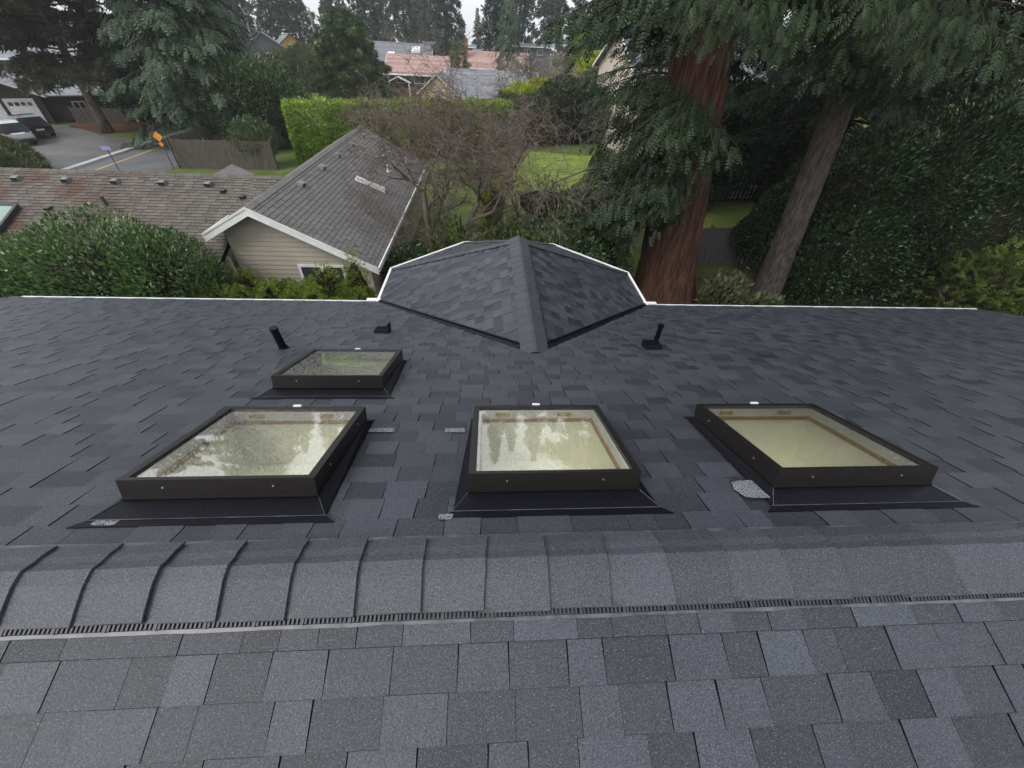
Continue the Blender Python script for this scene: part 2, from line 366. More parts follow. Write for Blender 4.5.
for k in range(80):
    xa = x0+.245*k; xb = xa+.245+.004
    if xa > XR-.2 or xa < XL: continue
    tw = rr.normal(0, .0055); wn = .128+rr.normal(0, .003); sk = rr.normal(0, .004)
    prof = []                               # a bent shingle, thick open edge to the right
    th = .0105; sh = float(rr.uniform(.2, 1.))
    def sec(x, lift, tw_):
        P = [NS(x+tw_, wn+.038, .022+lift), NS(x+tw_*.8, .12, .028+lift), NS(x+tw_*.5, .062, .033+lift), NS(x, .035, .0335+lift), NS(x, .015, .031+lift), np.array([x, .004, .0300+lift]), FS(x, .026, .026+lift), FS(x-tw_*.6, .06, .029+lift), FS(x-tw_, wn-.008, .024+lift)]
        return P
    L = sec(xa-.02, .0, tw+sk); R = sec(xb, .0155+rr.uniform(-.003, .004), tw)
    R2 = [p+np.array([0, 0, -th]) for p in R]; L2 = [p+np.array([0, 0, -th]) for p in L]; m = len(L)
    vs = L+R+R2+L2
    fs = [(i, i+1, m+i+1, m+i) for i in range(m-1)]+[(m+i, m+i+1, 2*m+i+1, 2*m+i) for i in range(m-1)]+[(3*m+i+1, 3*m+i, 2*m+i, 2*m+i+1) for i in range(m-1)]
    fs += [(0, m, 2*m, 3*m), (m-1, 4*m-1, 3*m-1, 2*m-1)]
    mb.add(vs, fs, 0, sh)
mb.build('ridge_cap', 'cap_shingle', house)

# bay roof that juts out of the far eave
S_ = np.array([.545, 2.86, -1.115]); Pk = np.array([.545, 6.12, -1.115]); ez = -2.376
Ae, Be, Ce, De, Ee, Fe = (np.array(p) for p in ((-2.12, 6.08, ez), (-2.12, 7.52, ez), (-.58, 9.06, ez), (1.67, 9.06, ez), (3.21, 7.52, ez), (3.21, 6.08, ez)))
def face(mb, pts, seed, dirU=None):
    pts = [np.array(p, float) for p in pts]
    e0, e1 = pts[0], pts[1]; U = (e1-e0)/np.linalg.norm(e1-e0)
    n = np.cross(U, pts[2]-e0); n /= np.linalg.norm(n); n = n if n[2] > 0 else -n
    V = np.cross(n, U); V = V if V[2] > 0 else -V
    shingles(mb, e0, U, V, [(float((p-e0)@U), float((p-e0)@V)) for p in pts], seed=seed, wr=(.13, .27), tone=lambda r, hi: float(np.clip(r.normal(.78 if hi else .32, .2), -.1, 1.15)), lam=.003, T=.008)
bay = MB()
for i, pts in enumerate(([Ae, Be, Pk, S_], [Be, Ce, Pk], [Ce, De, Pk], [De, Ee, Pk], [Ee, Fe, S_, Pk])): face(bay, pts, 20+i)
for a, b in ((Ae, Be), (Be, Ce), (Ce, De), (De, Ee), (Ee, Fe)):
    bay.slab([a, b, Pk*.0+b+np.array([0, 0, -.12]), a+np.array([0, 0, -.12])], (np.array([.545, 6.9, ez])-(a+b)/2)*.03, 1)
bay_o = bay.build('bay_roof', ['shingle', 'felt_and_shadow'], house)
bay_o['label'] = 'angled bay roof with a broad ridge beyond the skylights'
mb = MB()
cen = np.array([.545, 6.9, ez])
def off(p, q, d):                          # outward of edge p-q
    e = (q-p)/np.linalg.norm(q-p); n = np.array([e[1], -e[0], 0.]); n = n if n@((p+q)/2-cen) > 0 else -n; return n*d
for a, b in ((Ae, Be), (Be, Ce), (Ce, De), (De, Ee), (Ee, Fe)):
    o1 = off(a, b, .002); o2 = off(a, b, .05); e = (b-a)/np.linalg.norm(b-a)*.015
    mb.fbox(a+o1-e+np.array([0, 0, -.16]), b-a+2*e, o2-o1, (0, 0, .185))
for sx, p in ((-1, Ae), (1, Fe)):
    mb.box(p[0]+sx*.24 if sx < 0 else p[0]-.02, p[0]+.02 if sx < 0 else p[0]+.24, 6.113, 6.19, ez-.12, ez+.03)
mb.build('gutter', 'white_paint', bay_o)
mb = MB()                                  # black metal laid in the two valleys
for V0, V1, sx in ((S_, Ae, -1), (S_, Fe, 1)):
    d = V1-V0; L = np.linalg.norm(d); d = d/L; side = np.cross(d, [0, 0, 1.]); side /= np.linalg.norm(side); side = side*(1 if side[1] < 0 else -1)
    nn = np.array([0, sA, cA])
    st = V0+d*.22+nn*.004
    mb.fbox(st+side*.0, d*(L-.22), side*.075, nn*.026); mb.fbox(st-side*.028, d*(L-.22), side*.02, nn*.045)
mb.build('valley_flashing', 'flashing_black', bay_o)
mb = MB()                                  # broad raised ridge of the bay roof
w = .165; slope = (Pk[2]-ez)/2.665
y = 2.80; r3 = np.random.default_rng(4)
while y < 6.2:
    y1 = min(y+.20, 6.26); sh = float(r3.uniform(0.3, .5))
    z0, z1 = -1.115+.051, -1.115+.048
    zz = lambda yy: max(-.3893*yy+.012, -9) if yy < 2.95 else -9
    P0 = [(.545-w, y, z0-slope*w*.75), (.545-.02, y, z0), (.545+.02, y, z0), (.545+w, y, z0-slope*w*.75)]
    P1 = [(.545-w, y1+.01, z1-slope*w*.75), (.545-.02, y1+.01, z1), (.545+.02, y1+.01, z1), (.545+w, y1+.01, z1-slope*w*.75)]
    lo0 = [(p[0], p[1], p[2]-.006) for p in P0]
    mb.add(P0+P1+lo0, [(0, 1, 5, 4), (1, 2, 6, 5), (2, 3, 7, 6), (8, 9, 1, 0), (9, 10, 2, 1), (10, 11, 3, 2)], 0, sh)
    y += .20
mb.box(.545-w+.012, .545-.03, 2.93, 6.24, -1.115-slope*w*.75-.015, -1.115-slope*w*.75+.036, 1)
mb.box(.545+.03, .545+w-.012, 2.93, 6.24, -1.115-slope*w*.75-.015, -1.115-slope*w*.75+.036, 1)
for e in (Be, Ce, De, Ee):                 # hip caps
    d = e-Pk; L = np.linalg.norm(d); d /= L; sd = np.cross(d, [0, 0, 1.]); sd /= np.linalg.norm(sd); n2 = np.cross(sd, d); n2 = n2 if n2[2] > 0 else -n2
    t = .1
    while t < L-.02:
        t1 = min(t+.16, L+.01); p0 = Pk+d*t1+n2*.030; p1 = Pk+d*(t-.03)+n2*.014
        mb.add([p0-sd*.11-n2*.022, p0, p0+sd*.11-n2*.022, p1-sd*.11-n2*.02, p1, p1+sd*.11-n2*.02, p0-sd*.11-n2*.035, p0-n2*.012, p0+sd*.11-n2*.035],
               [(0, 1, 4, 3), (1, 2, 5, 4), (6, 7, 1, 0), (7, 8, 2, 1)], 0, float(r3.uniform(.1, .8))); t += .16
mb.build('hip_cap', ['cap_shingle', 'vent_dark'], bay_o)

# skylights
def skylight(xc, s0, s1, w, label, refl_seed):
    """frame centre x, upper / lower edge positions along the slope"""
    hw = w/2; x0, x1 = xc-hw, xc+hw; ho, hb, fw, fy = .152, .050, .037, .024
    sa, sb = s0, s1                        # s0 nearer the ridge (front), s1 further down
    m = MB()
    def B(m, xa, xb, a, b, h0, h1, mi=0): m.fbox(FS(xa, a, h0), (xb-xa, 0, 0), FS(0, b, 0)-FS(0, a, 0), FS(0, 0, h1)-FS(0, 0, h0), mi)
    B(m, x0, x1, sa, sa+fy, hb, ho); B(m, x0, x1, sb-fw, sb, hb, ho); B(m, x0, x0+fw, sa+fy, sb-fw, hb, ho); B(m, x1-fw, x1, sa+fy, sb-fw, hb, ho)
    for a in (.22, .78):                   # screws in the front and side faces
        X = x0+w*a; B(m, X-.004, X+.004, sa-.004, sa, .105, .113, 1)
        S = sa+(sb-sa)*a
        for xx in ((x0-.004, x0), (x1, x1+.004)): B(m, xx[0], xx[1], S-.004, S+.004, .105, .113, 1)
    B(m, x0-.003, x1+.003, sa-.006, sa+.001, hb-.001, hb+.006)
    fr = m.build('skylight', ['frame_metal', 'screw_metal'], house); fr['label'] = label
    fr.location = (0, 0, 0)
    m = MB(); B(m, x0+fw, x1-fw, sa+fy, sb-fw, ho-.016, ho-.012); m.build('glass', 'skylight_glass', fr)
    m = MB(); xi0, xi1, si0, si1 = x0+fw+.001, x1-fw-.001, sa+fy+.003, sb-fw-.001
    t = .012; d1 = -.26
    for (lo, hi, ins, mi) in ((.075, .130, 0., 1), (.052, .075, .012, 2), (d1, .050, .004, 0)):
        a0, a1, b0, b1 = xi0+ins, xi1-ins, si0+ins, si1-ins
        B(m, a0, a0+t, b0, b1, lo, hi, mi); B(m, a1-t, a1, b0, b1, lo, hi, mi); B(m, a0+t, a1-t, b0, b0+t, lo, hi, mi); B(m, a0+t, a1-t, b1-t, b1, lo, hi, mi)
    B(m, xi0, xi1, si0, si1, d1-.02, d1, 0)  # shallow floor added to brighten the well in place of a deep shaft
    for a in (.17, .66):
        X = x0+w*a; B(m, X, X+.10, si1-t-.004, si1-t-.001, .090, .118, 3)
    m.build('light_well', ['well_wall', 'white_frame', 'well_trim', 'sticker'], fr)
    m = MB()
    for q in ((x0+.012, x1-.012, sa+.006, sa+.023), (x0+.012, x1-.012, sb-.034, sb-.012), (x0+.012, x0+.034, sa+.023, sb-.034), (x1-.034, x1-.012, sa+.023, sb-.034)): B(m, q[0], q[1], q[2], q[3], .002, hb-.001)
    # black apron in front, step flashing at the sides, saddle behind
    m.slab([FS(x0+.005, sa+.01, .047), FS(x1-.005, sa+.01, .047), FS(x1+.075, sa-.105, .016), FS(x0-.075, sa-.105, .016)], FS(0, 0, -.004)-FS(0, 0, 0))
    m.slab([FS(x0-.075, sa-.105, .0155), FS(x1+.075, sa-.105, .0155), FS(x1+.125, sa-.145, .0125), FS(x0-.125, sa-.145, .0125)], FS(0, 0, -.004)-FS(0, 0, 0))
    for sx in (-1, 1):
        xe = x0 if sx < 0 else x1
        m.slab([FS(xe+sx*.001, sa+.01, .046), FS(xe+sx*.001, sb, .046), FS(xe+sx*.022, sb+.05, .0125), FS(xe+sx*.070, sa-.10, .0125)], FS(0, 0, -.003)-FS(0, 0, 0))
    m.slab([FS(x0, sb-.005, .04), FS(x1, sb-.005, .04), FS(x1+.03, sb+.08, .0125), FS(x0-.03, sb+.08, .0125)], FS(0, 0, -.003)-FS(0, 0, 0))
    m.build('flashing', 'flashing_black', fr)
    m = MB()
    B(m, x0-.078, x1+.078, sa-.107, sa-.104, .017, .0190)
    for sx in (-1, 1):
        xe = x0+.003 if sx < 0 else x1-.003
        p, q = FS(xe, sa+.008, .049), FS(xe+sx*.074, sa-.106, .0185); m.tube([p, q], .0014, 5)
    m.build('flashing_rim', 'flange', fr)
    m = MB(); B(m, xc-.028, xc+.022, sb-.002, sb+.018, ho-.02, ho+.006); m.build('latch_tag', 'white_paint', fr)
    return fr
skylight(*SKYL[0], 'nearest left skylight, its glass bright with reflected sky', 1)
skylight(*SKYL[1], 'middle skylight with a bright mottled reflection', 2)
skylight(*SKYL[2], 'right skylight showing its pale well, beside a patch of bare underlay', 3)
skylight(*SKYL[3], 'small looking far left skylight, farthest down the slope', 4)
def roof_pt(px, py):
    d3 = ray(px, py); nF = np.array([0, sA, cA]); return CP+d3*(-(CP@nF)/(d3@nF))
# gritty light patches and bare underlay left by the roofers
def patch(cx, s, w, d, seed, h=.0135):
    r = np.random.default_rng(seed); n = 14
    pts = [FS(cx+w/2*math.copysign(abs(math.cos(t))**.3, math.cos(t))*r.uniform(.85, 1.05), s+d/2*math.copysign(abs(math.sin(t))**.3, math.sin(t))*r.uniform(.85, 1.05), h) for t in np.arange(n)*2*PI/n]
    m = MB(); m.slab(pts[::-1], FS(0, 0, .002)-FS(0, 0, 0)); m.build('grit_patch', 'grit', roof)
m = MB()
for i, (px, py, w, d) in enumerate(((382, 432, .17, .06), (455, 432, .15, .06), (108, 524, .11, .05), (446, 519, .07, .04))):
    d3 = ray(px, py); nF = np.array([0, sA, cA]); p = CP+d3*(-(CP@nF)/(d3@nF)); patch(p[0], p[1]/cA, w, d, i)
q_ = roof_pt(753, 492); patch(q_[0], q_[1]/cA, .21, .15, 9, .021)

# pipes and small vents on the roof
p = roof_pt(284, 349); m = MB()
m.tube([p+[0, 0, -.02], p+[-.015, .0, .27]], .041, 16); m.tube([p+[-.0145, 0, .265], p+[-.0155, 0, .285]], [.045, .045], 16)
m.tube([p, p+[0, 0, .04]], [.058, .046], 16)
o = m.build('vent_pipe', 'flashing_black', roof); o['label'] = 'black vent pipe left of the small skylight'
p = roof_pt(655, 343); m = MB()
m.tube([p+[0, 0, 0], p+[.0, 0, .27]], .032, 16); m.tube([p+[0, 0, .25], p+[.0, 0, .28]], .038, 16)
o = m.build('vent_pipe', 'flashing_black', roof); o['label'] = 'black vent pipe behind the square vent at right'
def hood(px, py, w, d, h, label, lean=True):
    p = roof_pt(px, py); s = p[1]/cA; x = p[0]; m = MB()
    a = [FS(x-w/2, s, .01), FS(x+w/2, s, .01), FS(x+w/2, s+d, .01), FS(x-w/2, s+d, .01)]
    b = [FS(x-w/2+.01, s+.005, h*.75), FS(x+w/2-.01, s+.005, h*.75), FS(x+w/2-.01, s+d, h), FS(x-w/2+.01, s+d, h)]
    m.add(a+b, [(0, 1, 2, 3), (4, 7, 6, 5), (0, 4, 5, 1), (1, 5, 6, 2), (2, 6, 7, 3), (3, 7, 4, 0)])
    for i in range(3):
        t = .2+.25*i; m.fbox(FS(x-w/2+.03, s+d*t, h*(.75+.25*t)+.001), (w-.06, 0, 0), FS(0, d*.08, 0)-FS(0, 0, 0), FS(0, 0, .006)-FS(0, 0, 0))
    if lean: m.fbox(FS(x+w/2-.01, s, .01), (.012, 0, 0), FS(0, d*1.05, 0)-FS(0, 0, 0), FS(0, 0, h*1.6)-FS(0, 0, 0))
    o = m.build('roof_vent', 'flashing_black', roof); o['label'] = label
hood(381, 334, .19, .16, .075, 'low black hooded vent up the slope beside the bay roof')
hood(654, 350, .20, .16, .085, 'square black vent in front of the right hand pipe', False)

# ================================================================== GROUND
m = MB(); m.poly([(-260, -62, G), (260, -62, G), (260, 300, G), (-260, 300, G)]); ground_part('ground', m, 'grass')
def sheet(name, pts, mat, lvl): m = MB(); m.poly([(x, y, G+.004*lvl) for x, y in pts]); return ground_part(name, m, mat)
sheet('road', [(-27.1, 5), (-21.6, 5), (-21.9, 45), (-22.5, 70), (-28.2, 70), (-27.5, 41)], 'asphalt', 2)
sheet('driveway', [(-46, 22), (-27.35, 22), (-27.75, 38.6), (-33, 39.8), (-38.5, 43.4), (-47, 40)], 'drive_asphalt', 1)
m = MB(); m.slab([(-27.50, 5, G), (-27.08, 5, G), (-27.48, 41, G), (-28.2, 70, G), (-28.6, 70, G), (-27.9, 41, G)], (0, 0, .13)); ground_part('kerb', m, 'kerb_concrete')
m = MB()
for y0, y1, x0, x1 in ((5, 41, -25.6, -26.35), (41, 70, -26.35, -27)):
    m.slab([(x0, y0, G+.013), (x0+.14, y0, G+.013), (x1+.14, y1, G+.013), (x1, y1, G+.013)], (0, 0, .002))
ground_part('road_marking', m, 'yellow_line')
sheet('leaf_litter', [(-38, 42.8), (-33, 40.3), (-28, 39.2), (-28.2, 46), (-40, 48)], 'leaf_litter', 1)
sheet('grass_verge', [(-33.5, 39.8), (-27.8, 38.7), (-28, 42.8), (-31, 42)], 'lawn', 2)
sheet('lawn', [(1.5, 27.5), (9.0, 27), (10.5, 38.5), (2.5, 40)], 'lawn', 1)
sheet('side_lawn', [(9.8, 18.2), (19, 18.2), (21, 26.2), (11, 26.6)], 'lawn', 1)
sheet('planting_bed', [(-9, 8), (-3.2, 8), (-3.2, 10.9), (4, 11), (24, 11), (24, 15.6), (4, 15), (-2.5, 15.5), (-2.5, 10.9), (-30, 9.8), (-30, 8)], 'soil', 1)
sheet('far_lawn', [(-40, 80), (-24, 72), (-24, 95), (-40, 98)], 'lawn', 1)

# ================================================================== NEIGHBOUR HOUSE
nb = empty('neighbour_house', (-9, 14, G), label='L-shaped house with brown roof, grey gable wing and beige lap siding', cat='house')
m = MB()
yR, zR, kB = 14.1, -2.3, .40
L_ = math.hypot(1, kB); Vb = (0, 1/L_, kB/L_)
ln = 3.6*L_
shingles(m, (-30, yR-3.6, zR-kB*3.6), (1, 0, 0), Vb, [(0, 0), (22.12, 0), (22.12, ln), (0, ln)], E=.135, wr=(.28, .34), T=.014, lam=.003, gap=.008, seed=31)
shingles(m, (-30, yR-3.6, zR-kB*3.6), (1, 0, 0), Vb, [(22.12, 2.2*L_), (23.2, ln), (22.12, ln)], E=.135, wr=(.28, .34), T=.014, lam=.003, gap=.008, seed=32)
for q in ([(-30, 3.6), (-7.88, 3.6), (-7.88, 0), (-30, 0)], [(-7.88, 1.4), (-6.8, 0), (-7.88, 0)]): m.slab([(x, yR-d, zR-kB*d-.01) for x, d in q], (0, 0, -.14), 1)
m.slab([(-30, yR+3.6, zR-kB*3.6), (-30, yR, zR), (-6.85, yR, zR), (-9.6, yR+3.6, zR-kB*3.6)], (0, 0, -.14), 0, .5)
for i in range(85):                        # ridge caps
    xa = -30+i*.28
    if xa > -7: break
    m.slab([(xa, yR-.14, zR-.045), (xa+.29, yR-.14, zR-.040), (xa+.29, yR, zR+.02), (xa, yR, zR+.012)], (0, 0, .01), 0, random.uniform(.2, .9))
    m.slab([(xa, yR, zR+.012), (xa+.29, yR, zR+.02), (xa+.29, yR+.14, zR-.040), (xa, yR+.14, zR-.045)], (0, 0, .01), 0, random.uniform(.2, .9))
br = m.build('roof', ['brown_shingle', 'felt_and_shadow'], nb); br['label'] = 'long brown roof strewn with rusty needles'
# gable wing
gx, gz, kG = -6.7, -2.25, .517; y0g, y1g = 10.82, 23.9; xr, xl = -3.42, -8.15
m = MB(); Lg = math.hypot(1, kG); lr = (xr-gx)*Lg; ll = (gx-xl)*Lg
shingles(m, (xr, y0g, gz-kG*(xr-gx)), (0, 1, 0), (-1/Lg, 0, kG/Lg), [(0, 0), (y1g-y0g, 0), (y1g-y0g, lr), (0, lr)], E=.15, wr=(.29, .33), T=.014, lam=.002, gap=.010, seed=33, tone=lambda r, hi: float(np.clip(r.normal(.6, .2), 0, 1)))
shingles(m, (xl, y1g, gz-kG*(gx-xl)), (0, -1, 0), (1/Lg, 0, kG/Lg), [(0, 0), (y1g-y0g, 0), (y1g-y0g, ll), (0, ll)], E=.15, wr=(.29, .33), T=.014, lam=.002, gap=.010, seed=34)
m.slab([(xr, y0g, gz-kG*(xr-gx)-.01), (xr, y1g, gz-kG*(xr-gx)-.01), (gx, y1g, gz-.01), (gx, y0g, gz-.01)], (0, 0, -.12), 1)
m.slab([(xl, y0g, gz-kG*(gx-xl)-.01), (gx, y0g, gz-.01), (gx, y1g, gz-.01), (xl, y1g, gz-kG*(gx-xl)-.01)], (0, 0, -.12), 1)
for i in range(46):
    ya = y0g+i*.285
    for sx in (-1, 1):
        m.slab([(gx, ya, gz+.012), (gx, ya+.30, gz+.024), (gx+sx*.15, ya+.30, gz-.05), (gx+sx*.15, ya, gz-.062)], (0, 0, .01), 0, random.uniform(.5, 1))
gr = m.build('gable_roof', ['grey_shingle', 'felt_and_shadow'], nb); gr['label'] = 'grey gable roof with a row of square vents'
m = MB()                                   # white barge boards, gutter and edge
for xa in (xr+.02, xl-.02):
    z = gz-kG*abs(xa-gx); a = np.array([gx, y0g-.025, gz]); b = np.array([xa, y0g-.025, z])
    m.slab([a+[0, 0, .02], b+[0, 0, .02], b+[0, 0, -.21], a+[0, 0, -.21]], (0, .022, 0))
    m.slab([a+[0, -.02, .035], b+[0, -.02, .035], b+[0, -.02, -.02], a+[0, -.02, -.02]], (0, .019, 0))
    a2, b2 = a+[0, .1, -.125], b+[0, .1, -.125]
    m.slab([a2, b2, b2+[0, .42, 0], a2+[0, .42, 0]], (0, 0, -.015))
m.box(xr+.012, xr+.055, y0g, y1g, gz-kG*(xr-gx)-.13, gz-kG*(xr-gx)+.015); m.box(xl-.05, xl-.012, y0g, 14, gz-kG*(gx-xl)-.13, gz-kG*(gx-xl)+.01)
m.build('fascia', 'white_paint', nb)
m = MB()
wy = y0g+.42; wxl, wxr = xl+.32, xr-.35
zt = lambda x: gz-kG*abs(x-gx)-.15
z = G+.3
m.slab([(wxl, wy+.03, G), (wxr, wy+.03, G), (wxr, wy+.03, zt(wxr)), (gx, wy+.03, gz-.15), (wxl, wy+.03, zt(wxl))], (0, .12, 0))
while z < gz-.3:                           # lap siding boards
    z1 = z+.15
    def lim(zz, side): d = (gz-.16-zz)/kG; return (max(wxl, gx-d), min(wxr, gx+d))[side]
    a0, a1, b0, b1 = lim(z, 0), lim(z, 1), lim(z1, 0), lim(z1, 1)
    m.add([(a0, wy-.012, z), (a1, wy-.012, z), (b1, wy+.006, z1+.004), (b0, wy+.006, z1+.004), (a0, wy+.02, z), (a1, wy+.02, z), (b1, wy+.02, z1+.004), (b0, wy+.02, z1+.004)],
          [(0, 1, 2, 3), (0, 4, 5, 1), (4, 7, 6, 5), (1, 5, 6, 2), (0, 3, 7, 4)]); z = z1
m.box(wxl, wxl+.12, wy+.15, y1g-.3, G, zt(wxl)); m.box(wxr-.12, wxr, wy+.15, y1g-.3, G, zt(wxr)); m.box(wxl+.12, wxr-.12, y1g-.42, y1g-.3, G, zt(wxr))
m.box(-29.5, wxl-.003, yR-3.2, yR-3.08, G, zR-kB*3.2-.17); m.box(-29.5, -29.35, yR-3.08, yR+3.1, G, zR-kB*3.2-.17)
m.build('wall', 'siding_beige', nb)
m = MB()                                   # white slider window
x0, x1, z0, z1 = -6.02, -4.58, -4.95, -4.06
for q in ((x0, x1, z1-.08, z1), (x0, x1, z0, z0+.08), (x0, x0+.08, z0+.08, z1-.08), (x1-.08, x1, z0+.08, z1-.08), ((x0+x1)/2-.04, (x0+x1)/2+.04, z0+.08, z1-.08)):
    m.box(q[0], q[1], wy-.045, wy-.013, q[2], q[3])
wn_ = m.build('window', 'white_paint', nb); m = MB(); m.box(x0+.08, x1-.08, wy-.025, wy-.014, z0+.08, z1-.08); m.build('pane', 'window_glass', wn_)
def turtle(par, p, V, U, w=.26, d=.30, h=.13, mat='vent_grey'):
    p, U, V = np.array(p, float), np.array(U, float), np.array(V, float); n = np.cross(U, V); n = n if n[2] > 0 else -n
    m = MB(); a, b = -U*w/2, U*w/2       # V points up the slope
    m.add([p+a-V*d/2, p+b-V*d/2, p+b+V*d/2, p+a+V*d/2, p+a*.9-V*d/2+n*h, p+b*.9-V*d/2+n*h, p+b*.8+V*d*.2+n*h*.75, p+a*.8+V*d*.2+n*h*.75],
          [(4, 5, 6, 7), (1, 2, 6, 5), (0, 4, 7, 3), (2, 3, 7, 6)])
    m.add([p+a-V*(d/2-.01), p+b-V*(d/2-.01), p+b*.9-V*(d/2-.01)+n*h*.6, p+a*.9-V*(d/2-.01)+n*h*.6], [(0, 1, 2, 3)], 1)
    0 and m.slab([p+a*1.5-V*d*.75+n*.016, p+b*1.5-V*d*.75+n*.016, p+b*1.5+V*d*.75+n*.016, p+a*1.5+V*d*.75+n*.016], n*.003, 0)
    return m.build('roof_vent', [mat, 'vent_dark'], par)
for x in (-15.03, -13.55, -12.06, -10.6, -9.17): turtle(br, (x, 13.62, zR-kB*(yR-13.62)+.01), Vb, (1, 0, 0), .21, .24, .13)
turtle(br, (-8.63, 13.34, zR-kB*(yR-13.34)+.01), Vb, (1, 0, 0), .15, .18, .10, 'vent_dark')
turtle(br, (-7.95, 13.1, zR-kB*(yR-13.1)+.01), Vb, (1, 0, 0), .15, .18, .10, 'vent_dark')
turtle(br, (-13.49, 12.42, zR-kB*(yR-12.42)+.01), Vb, (1, 0, 0), .16, .2, .09, 'vent_dark')
Vg = (-1/Lg, 0, kG/Lg)
for y in (13.79, 16.02, 18.04, 20.18, 22.3): turtle(gr, (-6.33, y, gz-kG*.37+.01), Vg, (0, -1, 0), .24, .26, .13)
m = MB(); p = np.array([-11.93, 12.64, zR-kB*(yR-12.64)]); m.tube([p, p+[-.02, 0, .26]], .05, 10); m.build('vent_pipe', 'vent_dark', br)
m = MB()                                   # long pale louvred vent across the grey slope
a = np.array([-5.29, 16.61, gz-kG*1.41+.02]); b = np.array([-4.33, 16.89, gz-kG*2.37+.02]); d = b-a; sd = np.cross(d, [kG, 0, 1]); sd /= np.linalg.norm(sd)
n_ = np.array([kG, 0, 1.])/Lg
m.fbox(a-sd*.09, d, sd*.18, n_*.13); m.fbox(a-sd*.13-d*.03, d*1.06, sd*.26, n_*.02); m.fbox(a-sd*.03+n_*.13, d, sd*.07, n_*.025)
m.build('louvred_vent', ['white_paint', 'vent_grey'], gr)
for x, y in ((-5.11, 21.25), (-4.6, 19.4), (-4.2, 21.9)):
    m = MB(); p = np.array([x, y, gz-kG*(x-gx)]); m.tube([p, p+[0, 0, .3]], .045, 10); m.tube([p, p+[0, 0, .05]], .1, 10); m.build('vent_pipe', 'white_paint', gr)
m = MB()                                   # green glazed roof window at the left
def BR(x, y, h=0.): return np.array([x, y, zR-kB*(yR-y)+h])
for q in ((-16.3, -14.28, 11.30, 11.38), (-16.3, -14.28, 12.32, 12.40), (-14.36, -14.28, 11.38, 12.32), (-16.3, -16.22, 11.38, 12.32)):
    m.fbox(BR(q[0], q[2], .0), (q[1]-q[0], 0, 0), BR(0, q[3])-BR(0, q[2]), (0, 0, .16))
sk = m.build('skylight', 'vent_dark', nb); m = MB(); m.slab([BR(-16.22, 11.38, .125), BR(-14.36, 11.38, .125), BR(-14.36, 12.32, .125), BR(-16.22, 12.32, .125)], (0, 0, .01)); m.build('glass', 'green_glazing', sk)
m = MB()                                   # small rear gable that peeks over the brown ridge
m.slab([(-10.0, 15.2, -2.62), (-9.6, 16.0, -2.42), (-10.3, 16.0, -2.75)], (0, 0, -.1), 0, .8); m.slab([(-10.0, 15.2, -2.62), (-8.9, 16.0, -2.75), (-9.6, 16.0, -2.42)], (0, 0, -.1), 0, 1.)
m.slab([(-10.3, 16.0, -2.75), (-9.6, 16.0, -2.42), (-8.9, 16.0, -2.75)], (0, .1, 0), 0, .5)
m.build('rear_gable', 'grey_shingle', nb)

# ================================================================== VEGETATION
def nrm(a): return a/(np.linalg.norm(a, axis=-1, keepdims=True)+1e-9)
def leaf_t(w=.35, fold=.12):               # one leaf: folded kite, unit length along +x
    return np.array([(0, 0, 0), (.45, w/2, fold), (1, 0, -.05), (.45, -w/2, fold)]), [(0, 1, 2, 3)]
def frond_t(n=6, w=.16, l=.42, droop=.25, ang=1.0):  # flat spray: thin leaflets in pairs along an axis, drooping to the tip
    v, f = [], []
    def kite(p, d, ln, wd):
        d = np.array(d, float); d /= np.linalg.norm(d); s = np.cross([0, 0, 1.], d); s /= np.linalg.norm(s)+1e-9; o = len(v)
        v.extend([p, p+d*ln*.4+s*wd/2, p+d*ln, p+d*ln*.4-s*wd/2]); f.append((o, o+1, o+2, o+3))
    for i in range(n):
        t = .08+.8*i/(n-1); p = np.array([t, 0, -droop*t*t]); ll = l*(1-.55*t)*(.6+.4*min(1, t*4))
        for sg in (-1, 1): kite(p, (math.cos(ang), sg*math.sin(ang), -.25-.3*t), ll, w*.8)
    kite(np.array([.8, 0, -droop*.64]), (1, 0, -.5), .25, w*.8)
    kite(np.array([0., 0, 0]), (1, 0, -droop*.7), .95, .05)
    return np.array(v), f
def tuft_t(k=6, seed=0, spread=.8, w=.16):  # a handful of kites fanned about +x
    r = np.random.default_rng(seed); v, f = [], []
    for i in range(k):
        a = 2*PI*i/k+r.uniform(-.4, .4); e = spread*r.uniform(.35, 1); d = np.array([math.cos(e), math.sin(e)*math.cos(a), math.sin(e)*math.sin(a)])
        s = nrm(np.cross(d, r.normal(size=3))); ln = r.uniform(.6, 1); b = r.uniform(0, .25)*d; o = len(v)
        v.extend([b, b+d*ln*.5+s*w/2, b+d*ln, b+d*ln*.5-s*w/2]); f.append((o, o+1, o+2, o+3))
    return np.array(v), f
LEAF = leaf_t(); LONGLEAF = leaf_t(.40, .08); FROND_F = frond_t(5, .11, .5, .3, .75); FROND = frond_t(); FROND_S = frond_t(4, .22, .5, .35); TUFT = tuft_t(); TUFT9 = tuft_t(9, 3, 1.0, .2); WTUFT = tuft_t(7, 5, 1.2, .3)
def scatter(tmpl, pos, dirs, ups, size):
    tv, tf = tmpl; tv = np.asarray(tv, float); n, k = len(pos), len(tv)
    X = nrm(dirs); Yv = nrm(np.cross(ups, X)); Z = np.cross(X, Yv); size = np.broadcast_to(size, (n,))[:, None, None]
    v = pos[:, None]+size*(tv[None, :, 0:1]*X[:, None]+tv[None, :, 1:2]*Yv[:, None]+tv[None, :, 2:3]*Z[:, None])
    f = (np.array(tf)[None]+(np.arange(n)*k)[:, None, None]).reshape(-1, len(tf[0]))
    return v.reshape(-1, 3), f, len(tf)
